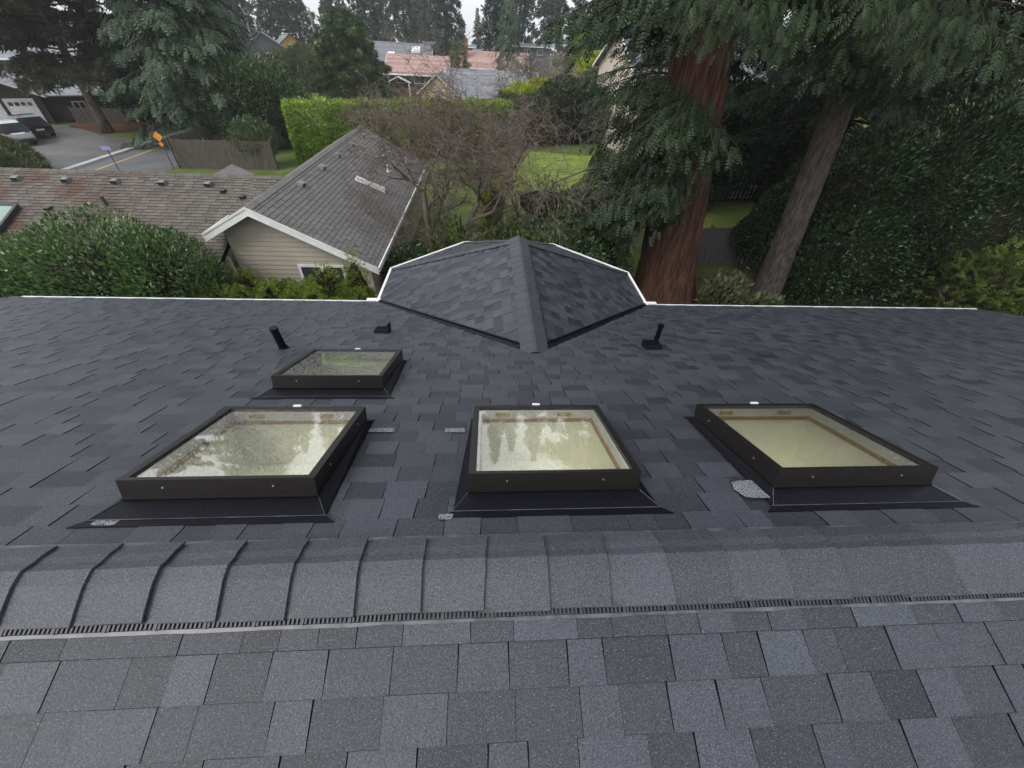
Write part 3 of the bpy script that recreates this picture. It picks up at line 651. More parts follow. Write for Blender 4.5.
def foliage(name, clouds, mat, parent, r, core=None):
    """clouds: list of (template, pos, dirs, ups, size, shade)"""
    V, F, S = [], [], []; o = 0
    for t, p, d, u, sz, sh in clouds:
        if not len(p): continue
        v, f, k = scatter(t, p, d, u, sz); V.append(v); F.append(f+o); S.append(np.repeat(sh, k)); o += len(v)
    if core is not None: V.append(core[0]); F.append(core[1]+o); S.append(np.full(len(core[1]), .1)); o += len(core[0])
    V = np.concatenate(V); F = np.concatenate(F); S = np.concatenate(S)
    me = bpy.data.meshes.new(name); me.vertices.add(len(V)); me.vertices.foreach_set('co', V.astype(np.float32).ravel())
    me.loops.add(F.size); me.loops.foreach_set('vertex_index', F.astype(np.int32).ravel())
    me.polygons.add(len(F)); me.polygons.foreach_set('loop_start', np.arange(0, F.size, 4, dtype=np.int32)); me.polygons.foreach_set('loop_total', np.full(len(F), 4, np.int32))
    me.update(calc_edges=True); a = me.attributes.new('shade', 'FLOAT', 'FACE'); a.data.foreach_set('value', S.astype(np.float32))
    me.materials.append(MT[mat]); ob = bpy.data.objects.new(name, me); C.objects.link(ob); ob.parent = parent; return ob
def shades(r, n, m=.5, s=.28): return np.clip(r.normal(m, s, n), 0, 1.15)

def conifer_mesh(H, R, h0=.12, nb=90, seed=0, tmpl=FROND, size=.8, dens=5., droop=.35, power=.9, mat='needle_far', bark='bark_dark', trunk_r=.25, lean=(0, 0), top=1., hang=.3, uprise=.25, gaps=0., tag_=None, irregular=.2):
    """returns (trunk mesh object, crown mesh object), unparented, base at the origin"""
    r = np.random.default_rng(seed); mb = MB()
    ax = lambda h: np.array([lean[0]*(h/H)**1.3, lean[1]*(h/H)**1.3, h])
    hs = np.linspace(0, H*.99, 12); mb.tube([ax(h) for h in hs], [max(.03, trunk_r*(1-.93*(h/H)))*(1.25 if i == 0 else 1) for i, h in enumerate(hs)], 10)
    P, D, U_, Sz = [], [], [], []
    for i in range(nb):
        t = h0+(1-h0)*(max(0., i+r.uniform(-.4, .4))/nb)**.85; t = min(max(t, h0), .985); h = t*H
        prof = max(0., min(1., (1-t)/(1-h0)))
        L = R*(prof**power)*r.uniform(1-irregular*1.6, 1+irregular)+.35
        if r.random() < gaps: L *= .45
        az = i*2.399+r.uniform(-.5, .5); o = np.array([math.cos(az), math.sin(az), 0]); side = np.array([-math.sin(az), math.cos(az), 0])
        rise = uprise*r.uniform(.3, 1.3)*t*1.3; dr = droop*r.uniform(.7, 1.3)
        n = max(3, int(L*2)); ts = np.linspace(0, 1, n+1); path = [ax(h)+o*L*s_+np.array([0, 0, L*(rise*s_-dr*s_*s_)]) for s_ in ts]
        if L > 1.0: mb.tube(path, [max(.012, trunk_r*.16*(1-s_*.85)) for s_ in ts], 4, cap=False)
        m = max(4, int(dens*L)); ss = r.uniform(.12, 1., m)**.75
        base = ax(h)[None]+o[None]*(L*ss)[:, None]; base[:, 2] += L*(rise*ss-dr*ss*ss)
        off_ = r.uniform(-1, 1, m)*np.minimum(.42*L*(1.08-ss), 1.6)
        base += side[None]*off_[:, None]; base[:, 2] += -np.abs(off_)*dr*.6+r.normal(0, .05, m)*L*.3
        d = o[None]*1.+side[None]*(np.sign(off_)*r.uniform(.3, 1.1, m))[:, None]; d[:, 2] -= hang*r.uniform(.3, 1.6, m)
        P.append(base); D.append(d); U_.append(np.array([0, 0, 1.])[None]+r.normal(0, .25, (m, 3))); Sz.append(size*r.uniform(.6, 1.2, m)*(.65+.35*min(1, L/R*1.5)))
    P, D, U_, Sz = map(np.concatenate, (P, D, U_, Sz))
    tr = mb.build('trunk', bark, None, True); cr = foliage('crown', [(tmpl, P, D, U_, Sz, shades(r, len(P)))], mat, None, r)
    return tr, cr
def plant_tree(name, loc, label, group, parts, cat='tree', scale=1., rz=0., sz=1.):
    e = empty(name, loc, rz, label, cat, group); e.scale = (scale, scale, scale*sz)
    for i, p in enumerate(parts):
        q = p if p.parent is None and not p.get('used') else p.copy()
        if q is not p: C.objects.link(q)
        p['used'] = 1
        q.parent = e
    return e
def clean(): 
    for o in bpy.data.objects:
        if 'used' in o: del o['used']

def lump_dirs(r, n): return nrm(r.normal(size=(n, 3)))
def lump_fn(r, k=14, amp=.22, sharp=6):
    c = lump_dirs(r, k); a = r.uniform(.3, 1., k)*amp
    return lambda d: 1+(a[None]*np.exp(-sharp*(1-d@c.T))).sum(1)-amp*.8*k/22
def shrub(name, blobs, n, tmpl, size, mat, label, cat='shrub', group=None, seed=0, up=.5, depth=.28, stems=True, core=True, amp=.3, base=None, bark='bark_dark', m=.5, s=.3, flat=0., coref=.56):
    """blobs: list of (cx, cy, cz, rx, ry, rz) in world coordinates"""
    r = np.random.default_rng(seed); b0 = blobs[0]; loc = base or (b0[0], b0[1], G)
    e = empty(name, loc, 0, label, cat, group); L = np.array(loc); cl = []; vol = sum(b[3]*b[5]+b[4]*b[5]+b[3]*b[4] for b in blobs); cv, cf, co = [], [], 0
    for b in blobs:
        c = np.array(b[:3])-L; R3 = np.array(b[3:6]); k = int(n*(b[3]*b[5]+b[4]*b[5]+b[3]*b[4])/vol); f = lump_fn(r, 22, amp)
        d = lump_dirs(r, k); rad = f(d)*(1-depth*r.random(k)**1.5)
        p = c+d*R3*rad[:, None]; out = nrm(d/R3); dr = out+r.normal(0, .55, (k, 3)); dr[:, 2] += up
        ok = p[:, 2] > -.05
        cl.append((tmpl, p[ok], dr[ok], (r.normal(0, 1, (k, 3))*.5+out)[ok], (size*r.uniform(.65, 1.25, k))[ok], shades(r, k, m, s)[ok]))
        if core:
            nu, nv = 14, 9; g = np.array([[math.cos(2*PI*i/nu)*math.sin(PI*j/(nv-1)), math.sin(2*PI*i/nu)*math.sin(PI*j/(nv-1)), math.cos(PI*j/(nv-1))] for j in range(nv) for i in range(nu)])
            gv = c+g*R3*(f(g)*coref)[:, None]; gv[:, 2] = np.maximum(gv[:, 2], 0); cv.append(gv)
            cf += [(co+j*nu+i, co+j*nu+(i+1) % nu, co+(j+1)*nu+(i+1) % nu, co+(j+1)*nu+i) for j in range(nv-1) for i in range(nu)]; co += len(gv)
    foliage('foliage', cl, mat, e, r)
    if stems:
        mb = MB()
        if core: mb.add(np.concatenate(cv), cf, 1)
        for b in blobs[:3]:
            c = np.array(b[:3])-L
            for q in range(4):
                a = r.uniform(0, 2*PI); e1 = c+np.array([math.cos(a)*b[3]*.5, math.sin(a)*b[4]*.5, b[5]*.3]); s0 = np.array([c[0]*.9+math.cos(a)*.15, c[1]*.9+math.sin(a)*.15, 0])
                mb.tube([s0, (s0+e1)/2+[0, 0, .1], e1], [.06, .045, .02], 5)
        mb.build('stem', [bark, 'dark_core'], e, world=False)
    return e
def hedge(name, pts, h, w, n, tmpl, size, mat, label, seed=0, top_mat=None, z0=G, bumpy=.12, cat='hedge', group=None, m=.5, s=.28):
    """boxy clipped hedge along a polyline of (x, y[, height])"""
    r = np.random.default_rng(seed); e = empty(name, (pts[0][0], pts[0][1], z0), 0, label, cat, group); L = np.array([pts[0][0], pts[0][1], z0])
    seg = [(np.array(a[:2], float), np.array(b[:2], float), (a[2] if len(a) > 2 else h), (b[2] if len(b) > 2 else h)) for a, b in zip(pts, pts[1:])]
    tot = sum(np.linalg.norm(b-a) for a, b, _, _ in seg); Ps, Ds, tops = [], [], []; core = MB()
    for a, b, ha, hb in seg:
        d = b-a; ln = np.linalg.norm(d); d /= ln; nn = np.array([-d[1], d[0]]); k = int(n*ln/tot)
        t = r.random(k); q = r.random(k); hh = ha+(hb-ha)*t
        wob = bumpy*(np.sin(t*ln*1.9+seed)+np.sin(t*ln*4.3+1.3*seed))
        on_top = q < w/(w+2*h)*1.15; side = np.where(r.random(k) < .5, -1., 1.); ins = r.random(k)**1.6*.22
        lat = np.where(on_top, r.uniform(-w/2, w/2, k), side*(w/2-ins)+side*wob*.5); z = np.where(on_top, hh-ins+wob, hh*r.random(k)**.9)
        edge = np.clip((z-(hh-.35))/.35, 0, 1); lat = lat*(1-.12*edge)
        p = np.zeros((k, 3)); p[:, :2] = a+d*(t*ln)[:, None]+nn*lat[:, None]; p[:, 2] = z
        o = np.zeros((k, 3)); o[:, :2] = nn*np.where(on_top, 0, side)[:, None]; o[:, 2] = np.where(on_top, 1, .35)
        p[:, :2] -= L[:2]; Ps.append(p); Ds.append(o); tops.append(on_top)
        if seg[0][0] is a or seg[-1][1] is b:
            for end, hE, sg in ((a, ha, -1), (b, hb, 1)):
                if (end is seg[0][0]) or (end is seg[-1][1]):
                    k2 = int(k*w/ln*.6)+20; p = np.zeros((k2, 3)); p[:, :2] = end+d*(sg*.02)-L[:2]+nn*r.uniform(-w/2, w/2, k2)[:, None]-d*sg*(r.random(k2)**1.6*.2)[:, None]; p[:, 2] = hE*r.random(k2)
                    o = np.zeros((k2, 3)); o[:, :2] = d*sg; o[:, 2] = .35; Ps.append(p); Ds.append(o); tops.append(np.zeros(k2, bool))
        A0, B0 = a-L[:2], b-L[:2]; c = w/2-.16
        core.slab([(*(A0-nn*c+d*.15), 0), (*(B0-nn*c-d*.15), 0), (*(B0+nn*c-d*.15), 0), (*(A0+nn*c+d*.15), 0)], (0, 0, min(ha, hb)-.25))
    p = np.concatenate(Ps); o = np.concatenate(Ds); tp = np.concatenate(tops); k = len(p)
    dr = o+r.normal(0, .5, (k, 3)); sh = shades(r, k, m, s); u_ = o+r.normal(0, .5, (k, 3)); sz = size*r.uniform(.65, 1.25, k)
    if top_mat:
        hi = tp | (p[:, 2] > (p[:, 2].max()-.0)); foliage('foliage', [(tmpl, p[~hi], dr[~hi], u_[~hi], sz[~hi], sh[~hi])], mat, e, r, (np.array(core.v), np.array(core.f)))
        foliage('new_growth', [(tmpl, p[hi], dr[hi]+[0, 0, .6], u_[hi], sz[hi], sh[hi])], top_mat, e, r)
    else: foliage('foliage', [(tmpl, p, dr, u_, sz, sh)], mat, e, r, (np.array(core.v), np.array(core.f)))
    return e
def bare_tree(name, loc, label, H, spread, seed, levels=5, r0=.14, twig='twig_bare', bark='bark_bare', trunks=2, group=None, kids=(3, 5), minr=.006, up=.25, first=.33):
    r = np.random.default_rng(seed); e = empty(name, loc, r.uniform(0, 0.01), label, 'tree', group); big, fine = MB(), MB()
    def grow(p, d, ln, rad, lv):
        n = 4 if lv > 1 else 3; pts = [p]; rads = [rad]; dd = d
        for i in range(n):
            dd = nrm(dd+r.normal(0, .16+.04*(levels-lv), 3)+np.array([0, 0, up*.25 if lv > 1 else -.04])); p = p+dd*ln/n; pts.append(p); rads.append(rad*(1-.55*(i+1)/n))
        (big if lv >= levels-1 else fine).tube(pts, [max(q, minr) for q in rads], 6 if lv >= levels-1 else 3, cap=False)
        if lv == 0: return
        for q in range(r.integers(kids[0], kids[1]+1)+(1 if lv <= 2 else 0)):
            i = r.integers(1, n+1) if q else n; a = r.uniform(.35, .95); ax_ = nrm(np.cross(dd, r.normal(size=3)))
            nd = nrm(dd*math.cos(a)+ax_*math.sin(a)); nd[2] = nd[2]*.85+up*.3
            nd[:2] *= spread; grow(pts[i], nrm(nd), ln*r.uniform(.55, .85), max(rads[i]*.75, minr), lv-1)
    for t in range(trunks):
        a = 2*PI*t/trunks+.4; grow(np.array([math.cos(a)*.25*(trunks > 1), math.sin(a)*.1, 0]), nrm(np.array([math.cos(a)*.35*(trunks > 1), math.sin(a)*.3*(trunks > 1), 1.])), H*first, r0, levels)
    big.build('trunk', bark, e, True, world=False); fine.build('crown', twig, e, False, world=False); return e

# ---- distant conifers, four crowns shared by copies
FAR = [conifer_mesh(26, 4.6, .10, 120, 41+i, TUFT9 if i % 2 else WTUFT, 1.15, 5.2, .32, .85, 'needle_far', trunk_r=.4, hang=.5, irregular=.3, gaps=.12) for i in range(4)]
LAB_FAR = 'tall dark conifer in the misty stand along the skyline'
far_spots = []
def far_at(px, Y, sc, v, label=None, rz=0., szz=1.):
    p = atY(px, 60, Y); plant_tree('conifer_tree', (p[0], Y, G), label or LAB_FAR, 'conifers on the skyline', FAR[v], scale=sc, rz=rz, sz=szz)
r = np.random.default_rng(99)
for i, (px, Y, sc) in enumerate(((-210, 70, .50), (-120, 86, .62), (-50, 78, .5), (10, 96, .72), (62, 88, .6), (110, 80, .66), (150, 104, .85), (196, 92, .85),
        (228, 128, 1.3), (250, 150, 1.2), (283, 142, 1.25), (306, 150, 1.15), (342, 160, 1.1), (372, 120, .92), (388, 165, .9), (408, 150, 1.2), (424, 175, 1.0),
        (462, 190, .55), (518, 150, 1.2), (548, 140, 1.2), (574, 165, 1.1), (600, 120, 1.1), (640, 110, 1.2), (690, 100, 1.2), (745, 92, 1.2), (800, 96, 1.2), (860, 85, 1.2), (920, 80, 1.2), (985, 76, 1.2), (1050, 70, 1.2), (432, 140, .8), (478, 168, .5))):
    far_at(px, Y, sc, i % 4, None, i*1.3, 1.+.1*math.sin(i*2.1))
far_at(447, 100, .78, 1, 'slim dark conifer above the pink tiled roofs', .7, 1.25)
far_at(497, 112, 1.05, 2, 'broad dark conifer right of the bright sky gap', 2.7, 1.05)

# ---- individual trees
def single(name, px, py, Y, label, **k):
    sx = k.pop('base', None); p = sx or atZ(px, py); parts = conifer_mesh(**k)
    return plant_tree(name, (p[0], p[1], G), label, None, parts)
single('pine_tree', 0, 0, 0, 'broad brownish pine with a leaning pale trunk beside the driveway', base=(-33.4, 41), H=14.5, R=7.2, h0=.25, nb=95, seed=61, tmpl=TUFT9, size=.62, dens=17, droop=.12, power=.45, mat='needle_pine', bark='bark_grey', trunk_r=.40, lean=(.9, -.6), hang=.1, irregular=.35, gaps=.2)
single('spruce_tree', 0, 0, 0, 'large blue green spruce behind the wooden fence and road signs', base=(-22.9, 38.8), H=18, R=5.6, h0=.07, nb=230, seed=62, tmpl=FROND_S, size=.66, dens=13, droop=.28, power=.52, mat='needle_spruce', trunk_r=.38, hang=.7, irregular=.2, gaps=.08)
single('conifer_tree', 0, 0, 0, 'dense dark green conifer right behind the blue green spruce', base=(-29.5, 54), H=19, R=4.8, h0=.05, nb=150, seed=63, tmpl=FROND_S, size=.95, dens=6.5, droop=.3, power=.6, mat='needle_far', trunk_r=.4, hang=.6)
single('cedar_tree', 0, 0, 0, 'bushy light green cedar standing left of the pink roofed house', base=(-18.2, 66), H=9.6, R=5.2, h0=.02, nb=150, seed=64, tmpl=TUFT9, size=.7, dens=18, droop=.22, power=.5, mat='needle_cedar', trunk_r=.3, hang=.7, irregular=.25)
single('spruce_tree', 0, 0, 0, 'drooping pale grey green spruce in front of the red brick house', base=(3.4, 84), H=13.5, R=2.4, h0=.03, nb=90, seed=65, tmpl=FROND_S, size=.8, dens=7, droop=.55, power=.5, mat='needle_spruce', trunk_r=.2, hang=1.2)
single('cypress_tree', 0, 0, 0, 'small upright green conifer beside the pink roofed house', base=(-4.6, 80), H=7.0, R=1.8, h0=.02, nb=70, seed=66, tmpl=TUFT, size=.6, dens=9, droop=.15, power=.5, mat='needle_cedar', trunk_r=.15, hang=.3)
for px, Y, sc, sd in ((430, 118, 1.0, 1), (408, 112, .8, 2), (475, 120, .7, 3)):
    p = atY(px, 60, Y); t = bare_tree('bare_tree', (p[0], Y, G), {1: 'misty reddish bare tree behind the grey roof with white skylights', 2: 'smaller misty bare tree left of the reddish one', 3: 'low bare tree below the bright sky gap'}[sd], 9*sc, 1., 70+sd, 4, .2, 'twig_far', 'bark_bare', 1, kids=(4, 6), minr=.045)

# ---- centre: bare fruit trees in the yard
bare_tree('bare_tree', (-2.0, 15.4, G), 'spreading bare fruit tree with reddish twigs behind the bay roof', 8.6, 1.4, 12, 6, .20, trunks=2, kids=(3, 4), minr=.0055, up=.26, first=.37)
bare_tree('bare_tree', (1.3, 18.2, G), 'second bare tree with mossy limbs right of the fruit tree', 9.0, 1.2, 23, 6, .14, trunks=2, kids=(2, 4), minr=.0055, up=.34, first=.37)
bare_tree('bare_tree', (-2.4, 13.6, G), 'low bare shrubby tree reaching over the gable gutter', 4.6, 1.6, 57, 5, .06, trunks=2, kids=(3, 4), minr=.0045, up=.2, first=.36)
bare_tree('bare_tree', (-2.6, 26.5, G), 'greyish bare tree in front of the clipped green hedge', 5.4, 1.2, 31, 5, .10, 'twig_far', trunks=1, kids=(2, 3), minr=.012, first=.3)
bare_tree('bare_tree', (6.3, 52, G), 'twiggy grey bare tree left of the yellow tipped laurel', 9.5, 1.2, 37, 5, .16, 'twig_far', trunks=2, kids=(3, 5), minr=.022, first=.33)
bare_tree('bare_tree', (2.2, 34, G), 'low tangled bare tree at the back edge of the lawn', 4.6, 1.4, 43, 5, .1, 'twig_far', trunks=1, kids=(3, 3), minr=.014, first=.3)

# ---- hedges and shrubs
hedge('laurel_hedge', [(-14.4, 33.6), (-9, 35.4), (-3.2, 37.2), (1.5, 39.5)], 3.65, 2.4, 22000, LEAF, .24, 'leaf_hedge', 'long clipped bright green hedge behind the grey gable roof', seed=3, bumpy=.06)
hedge('yellow_green_hedge', [(2.2, 47, 3.6), (8, 53, 4.4), (13.0, 60, 6.6)], 4.8, 3, 16000, LEAF, .30, 'leaf_rhodo', 'tall dark laurel with yellow tips beyond the lawn', seed=5, top_mat='leaf_yellow', bumpy=.25)
shrub('laurel_shrub', [(7.0, 44.5, G+1.9, 2.4, 2.2, 2.6), (9.6, 45.5, G+2.2, 2.2, 2.2, 2.8), (4.5, 43.5, G+1.3, 1.8, 1.8, 1.7)], 26000, LEAF, .22, 'leaf_dark', 'dark evergreen laurel mass at the back of the lawn', seed=6)
hedge('far_hedge', [(15.5, 88), (22, 92)], 8.3, 3, 7000, LEAF, .5, 'leaf_hedge', 'tall clipped hedge far off beneath the skyline conifers', seed=8, m=.25)
# cherry laurel along the eave at the left
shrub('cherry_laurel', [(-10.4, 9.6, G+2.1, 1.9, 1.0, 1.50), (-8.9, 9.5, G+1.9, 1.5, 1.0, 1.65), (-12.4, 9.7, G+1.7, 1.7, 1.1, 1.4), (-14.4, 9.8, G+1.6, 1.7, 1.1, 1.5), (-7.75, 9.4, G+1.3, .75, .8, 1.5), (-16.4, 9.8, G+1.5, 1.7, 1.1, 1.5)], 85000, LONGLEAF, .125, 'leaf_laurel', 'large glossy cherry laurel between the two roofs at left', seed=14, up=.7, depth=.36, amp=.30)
for i in range(13):
    lab = 'small yellow green clipped bush in the double row under the white window'
    row = i % 2; x = -7.35+.62*(i//2)+.28*row; y = 8.9+.9*row
    shrub('boxwood_bush', [(x, y, G+.95, .40, .40, 1.1), (x+.07, y+.05, G+1.68, .33, .33, .58)], 4200, TUFT, .09, 'leaf_box', lab, 'bush', 'clipped bushes under the window', seed=80+i, up=1., depth=.3, amp=.5, coref=.8)
shrub('juniper_shrub', [(-31.6, 27.6, G+.7, 3.0, 2.0, 1.2), (-34, 28.6, G+1.0, 3, 2.2, 1.3), (-29.4, 27, G+.4, 1.8, 1.4, .7)], 14000, TUFT, .32, 'leaf_olive', 'spreading juniper at the near edge of the driveway', seed=21, up=.2)
shrub('rhododendron', [(-18.4, 37.2, G+2.7, 2.3, 2.2, 2.9), (-16.6, 38.2, G+2.2, 1.9, 2, 2.5), (-20.2, 38.0, G+2.2, 1.8, 2, 2.3)], 22000, LEAF, .26, 'leaf_rhodo', 'rounded rhododendron between the spruce and the clipped hedge', seed=22)
shrub('small_tree', [(-16.4, 31.4, G+1.9, 1.1, 1.0, 1.0), (-15.6, 31.8, G+1.6, .8, .8, .8)], 2600, LEAF, .2, 'leaf_rhodo', 'little dark leaved tree at the end of the wooden fence', 'tree', seed=23, core=False)
0 and shrub('shrub', [(-19.5, 29.9, G+2.0, 1.0, .6, .45), (-16.9, 30.3, G+1.95, .9, .5, .4)], 2500, LEAF, .2, 'leaf_olive', 'low foliage leaning over the top of the wooden fence', seed=24, core=False)
shrub('shrub', [(-30.6, 82, G+2.1, 3.8, 3, 2.4), (-26, 78, G+2.0, 3.4, 3, 2.6)], 7000, TUFT, .6, 'leaf_olive', 'olive green shrubs on the slope left of the cedar', seed=25)
shrub('round_bush', [(8.7, 32.4, G+.75, .85, .8, .85)], 3500, LEAF, .14, 'leaf_dark', 'small rounded bush at the corner of the lawn', 'bush', seed=26)
shrub('shrub', [(-30.5, 47, G+1.8, 3.2, 2, 2.2), (-34.5, 47.5, G+2.0, 3, 2, 2.4), (-26.8, 47, G+2, 2.5, 2, 2.4)], 18000, LEAF, .28, 'leaf_dark', 'dark hedge like shrubs behind the leaf littered verge', seed=27)
shrub('shrub', [(2.6, 13.2, G+1.2, 1.5, 1.2, 1.5), (4.4, 14.0, G+1.3, 1.3, 1.2, 1.6)], 9000, LONGLEAF, .16, 'leaf_rhodo', 'leafy green shrub just beyond the right side of the bay roof', seed=28, up=.8, amp=.5)
shrub('fern_shrub', [(0.6, 14.0, G+.9, 1.5, 1.0, 1.2), (-1.2, 14.2, G+.7, 1.0, .8, .9)], 5500, LONGLEAF, .22, 'leaf_cypress', 'yellow green ferny shrub behind the peak of the bay roof', seed=29, up=.8, amp=.5)
shrub('flowering_shrub', [(.2, 19.5, G+1.3, .55, .5, 1.3)], 1600, TUFT, .16, 'leaf_yellow', 'slender bright yellow shrub between the bare trunks', seed=30, up=.8)
shrub('shrub', [(5.6, 19.6, G+1.0, 1.8, 1.5, 1.2), (3.4, 21.5, G+.8, 1.6, 1.4, 1.0)], 6000, LEAF, .18, 'leaf_olive', 'scruffy olive shrub at the near edge of the lawn', seed=33, amp=.5)
shrub('shrub', [(-4.9+2.2, 12.2, G+1.0, .9, .8, 1.3)], 3000, LEAF, .15, 'leaf_dark', 'dark shrub tucked between the gable gutter and the bay roof', seed=34)

# ---- big trees at the right
def fluted_trunk(pts, rads, seed, flutes, amp, k=56, sub=5):
    r = np.random.default_rng(seed); mb = MB(); pts = [np.array(p, float) for p in pts]; P, Rr = [], []
    for i in range(len(pts)-1):
        for j in range(sub): t = j/sub; P.append(pts[i]*(1-t)+pts[i+1]*t); Rr.append(rads[i]*(1-t)+rads[i+1]*t)
    P.append(pts[-1]); Rr.append(rads[-1]); vs = []; ph = r.uniform(0, 6.28, 6)
    for i, p in enumerate(P):
        for j in range(k):
            a = 2*PI*j/k; w_ = 1+amp*(math.sin(flutes*a+ph[0]+.25*math.sin(i*.4))+.6*math.sin((flutes*2+1)*a+ph[1]+.05*i)+.4*math.sin((flutes*3+2)*a+ph[2]))+.04*math.sin(3*a+ph[3]+i*.08)+r.normal(0, amp*.25)
            vs.append(p+Rr[i]*w_*np.array([math.cos(a), math.sin(a), 0]))
    fs = [(i*k+j, i*k+(j+1) % k, (i+1)*k+(j+1) % k, (i+1)*k+j) for i in range(len(P)-1) for j in range(k)]
    mb.add(vs, fs); return mb
def boughs(lst, r, tmpl, size, dens, hang=.5, w=.9):
    """each bough: start, end points, sag -> foliage cloud and wood"""
    P, D, U_, S = [], [], [], []; wood = MB()
    for a, b, sag in lst:
        a, b = np.array(a, float), np.array(b, float); L = np.linalg.norm(b-a); o = nrm(b-a); side = nrm(np.cross(o, [0, 0, 1.])); n = max(4, int(L*dens)); 
        ts = np.linspace(0, 1, 7); wood.tube([a+(b-a)*t+np.array([0, 0, sag*math.sin(t*PI*.5)-sag*t*t]) for t in ts], [.035*(1-.8*t) for t in ts], 5, cap=False)
        t = r.uniform(.08, 1.02, n); lat = r.uniform(-1, 1, n)*w*np.minimum(1, (1.15-t)*1.6)*.8
        p = a+(b-a)*t[:, None]+side*lat[:, None]; p[:, 2] += sag*(np.sin(t*PI*.5)-t*t)-np.abs(lat)*.35+r.normal(0, .07, n)
        d = o[None]*.9+side[None]*(np.sign(lat)*r.uniform(.2, 1.1, n))[:, None]; d[:, 2] -= hang*r.uniform(.2, 1.6, n)
        P.append(p); D.append(d); U_.append(np.array([0, 0, 1.])+r.normal(0, .3, (n, 3))); S.append(size*r.uniform(.6, 1.25, n))
    P, D, U_, S = map(np.concatenate, (P, D, U_, S)); return (tmpl, P, D, U_, S, shades(r, n=len(P))), wood
def big_tree(name, base, label, trunk, rads, flutes, amp, bark, mat, gen, seed, tmpl, size, dens, hang, extra=None, w=.9):
    r = np.random.default_rng(seed); e = empty(name, base, 0, label, 'tree'); tm = fluted_trunk(trunk, rads, seed, flutes, amp); 
    cl, wood = boughs(gen(r), r, tmpl, size, dens, hang, w); tm.build('trunk', bark, e, True); wood.build('limbs', 'bark_dark', e, True); L = np.array(base); cl = (cl[0], cl[1]-L, *cl[2:]); foliage('crown', [cl], mat, e, r)
    if extra:
        c2, wood2 = boughs(extra[0](r), r, extra[2], extra[3], extra[4], extra[5], w); c2 = (c2[0], c2[1]-L, *c2[2:]); q = foliage('pale_bough', [c2], extra[1], e, r)
    return e
RW = lambda h: np.array([7.10-.0010*h*h-.15*h, 13.1, G+h])
def red_gen(r):
    L = []
    for i in range(280):                   # crown all round
        h = 8.6+21*r.random()**1.15; az = r.uniform(0, 2*PI); ln = r.uniform(2.6, 4.6)*(1-(h-7)/34); a = RW(min(h, 24)); a[2] = G+h
        L.append((a, a+np.array([math.cos(az)*ln, math.sin(az)*ln, -ln*r.uniform(.12, .36)]), .5))
    for i in range(46):                    # low skirt of boughs on the left side
        h = r.uniform(3.6, 7.3); az = r.uniform(PI*.55, PI*1.42); ln = r.uniform(1.5, 3.5); a = RW(h); L.append((a, a+np.array([math.cos(az)*ln, math.sin(az)*ln*.75, -ln*r.uniform(.15, .5)]), .4))
    for px, py, Y in ((600, 190, 12.2), (585, 215, 12.6), (640, 170, 11.6), (690, 140, 11.2), (720, 150, 11.2), (660, 195, 11.3), (575, 185, 13), (560, 210, 13), (610, 230, 12), (625, 150, 12), (735, 165, 11.5), (700, 175, 11.2), (650, 215, 11.4), (600, 165, 12.8), (640, 140, 12.2), (680, 160, 11)):
        b = atY(px, py, Y); a = RW(b[2]-G+.8); L.append((a, b, .3)); L.append((a+[0, 0, .2], b+r.normal(0, .35, 3), .3))
    return L
def red_pale(r):
    L = []
    for px, py, Y in ((760, 45, 9.5), (800, 38, 9.6), (740, 30, 9.6), (700, 25, 9.8), (720, 52, 9.7), (770, 20, 9.4), (690, 5, 10), (820, 15, 9.6), (750, 8, 9.4), (785, 50, 9.8)):
        b = atY(px, py, Y); a = RW(b[2]-G+1.0); L.append((a*.35+b*.65+[0, 0, .25], b, .2))
    return L
big_tree('redwood_tree', (7.15, 13.1, G), 'massive redwood with fluted red bark standing behind the right eave',
         [RW(h) for h in (-.3, .6, 1.6, 3, 5, 7, 9, 12, 16, 20, 25)], [1.4, 1.14, 1.0, .93, .86, .79, .72, .62, .5, .38, .2], 13, .045, 'bark_red', 'needle_redwood', red_gen, 5, FROND_S, .27, 30, .8, (red_pale, 'needle_pale', FROND_F, .30, 34, .9))
FR = lambda h: np.array([11.40-.12*h-.002*h*h, 13.0, G+h])
def fir_gen(r):
    L = []
    for i in range(290):
        h = 8.8+20*r.random()**1.1; az = r.uniform(0, 2*PI); ln = r.uniform(2.5, 5)*(1-(h-8)/34); a = FR(min(h, 20)); a[2] = G+h
        L.append((a, a+np.array([math.cos(az)*ln, math.sin(az)*ln, -ln*r.uniform(.12, .36)]), .5))
    for px, py, Y in ((850, 75, 11.6), (872, 92, 11.6), (835, 62, 11.8), (890, 80, 11.4), (858, 100, 11.9), (820, 80, 11.9), (905, 100, 11.5)):
        b = atY(px, py, Y); a = FR(b[2]-G+1.0); L.append((a, b, .2)); L.append((a+[.4, -.2, .2], b+r.normal(0, .3, 3), .2))
    return L
def fir_pale(r):
    L = []
    for px, py, Y in ((960, 25, 9.6), (930, 45, 9.3), (975, 55, 9.4), (895, 20, 9.8), (945, 70, 9.3), (990, 30, 9.3), (860, 12, 9.8), (1005, 60, 9), (915, 60, 9.6)):
        b = atY(px, py, Y); a = FR(b[2]-G+1.2); L.append((a*.45+b*.55+[0, 0, .3], b, .2))
    return L
big_tree('fir_tree', (11.55, 13, G), 'fir with a bare grey brown trunk to the right of the redwood',
         [FR(h) for h in (-.3, .5, 2, 4, 6, 8, 10, 13, 17, 22)], [.62, .51, .44, .41, .38, .36, .33, .28, .2, .1], 17, .03, 'bark_fir', 'needle_fir', fir_gen, 6, FROND_S, .27, 28, .6, (fir_pale, 'needle_pale', FROND_F, .30, 38, .7))
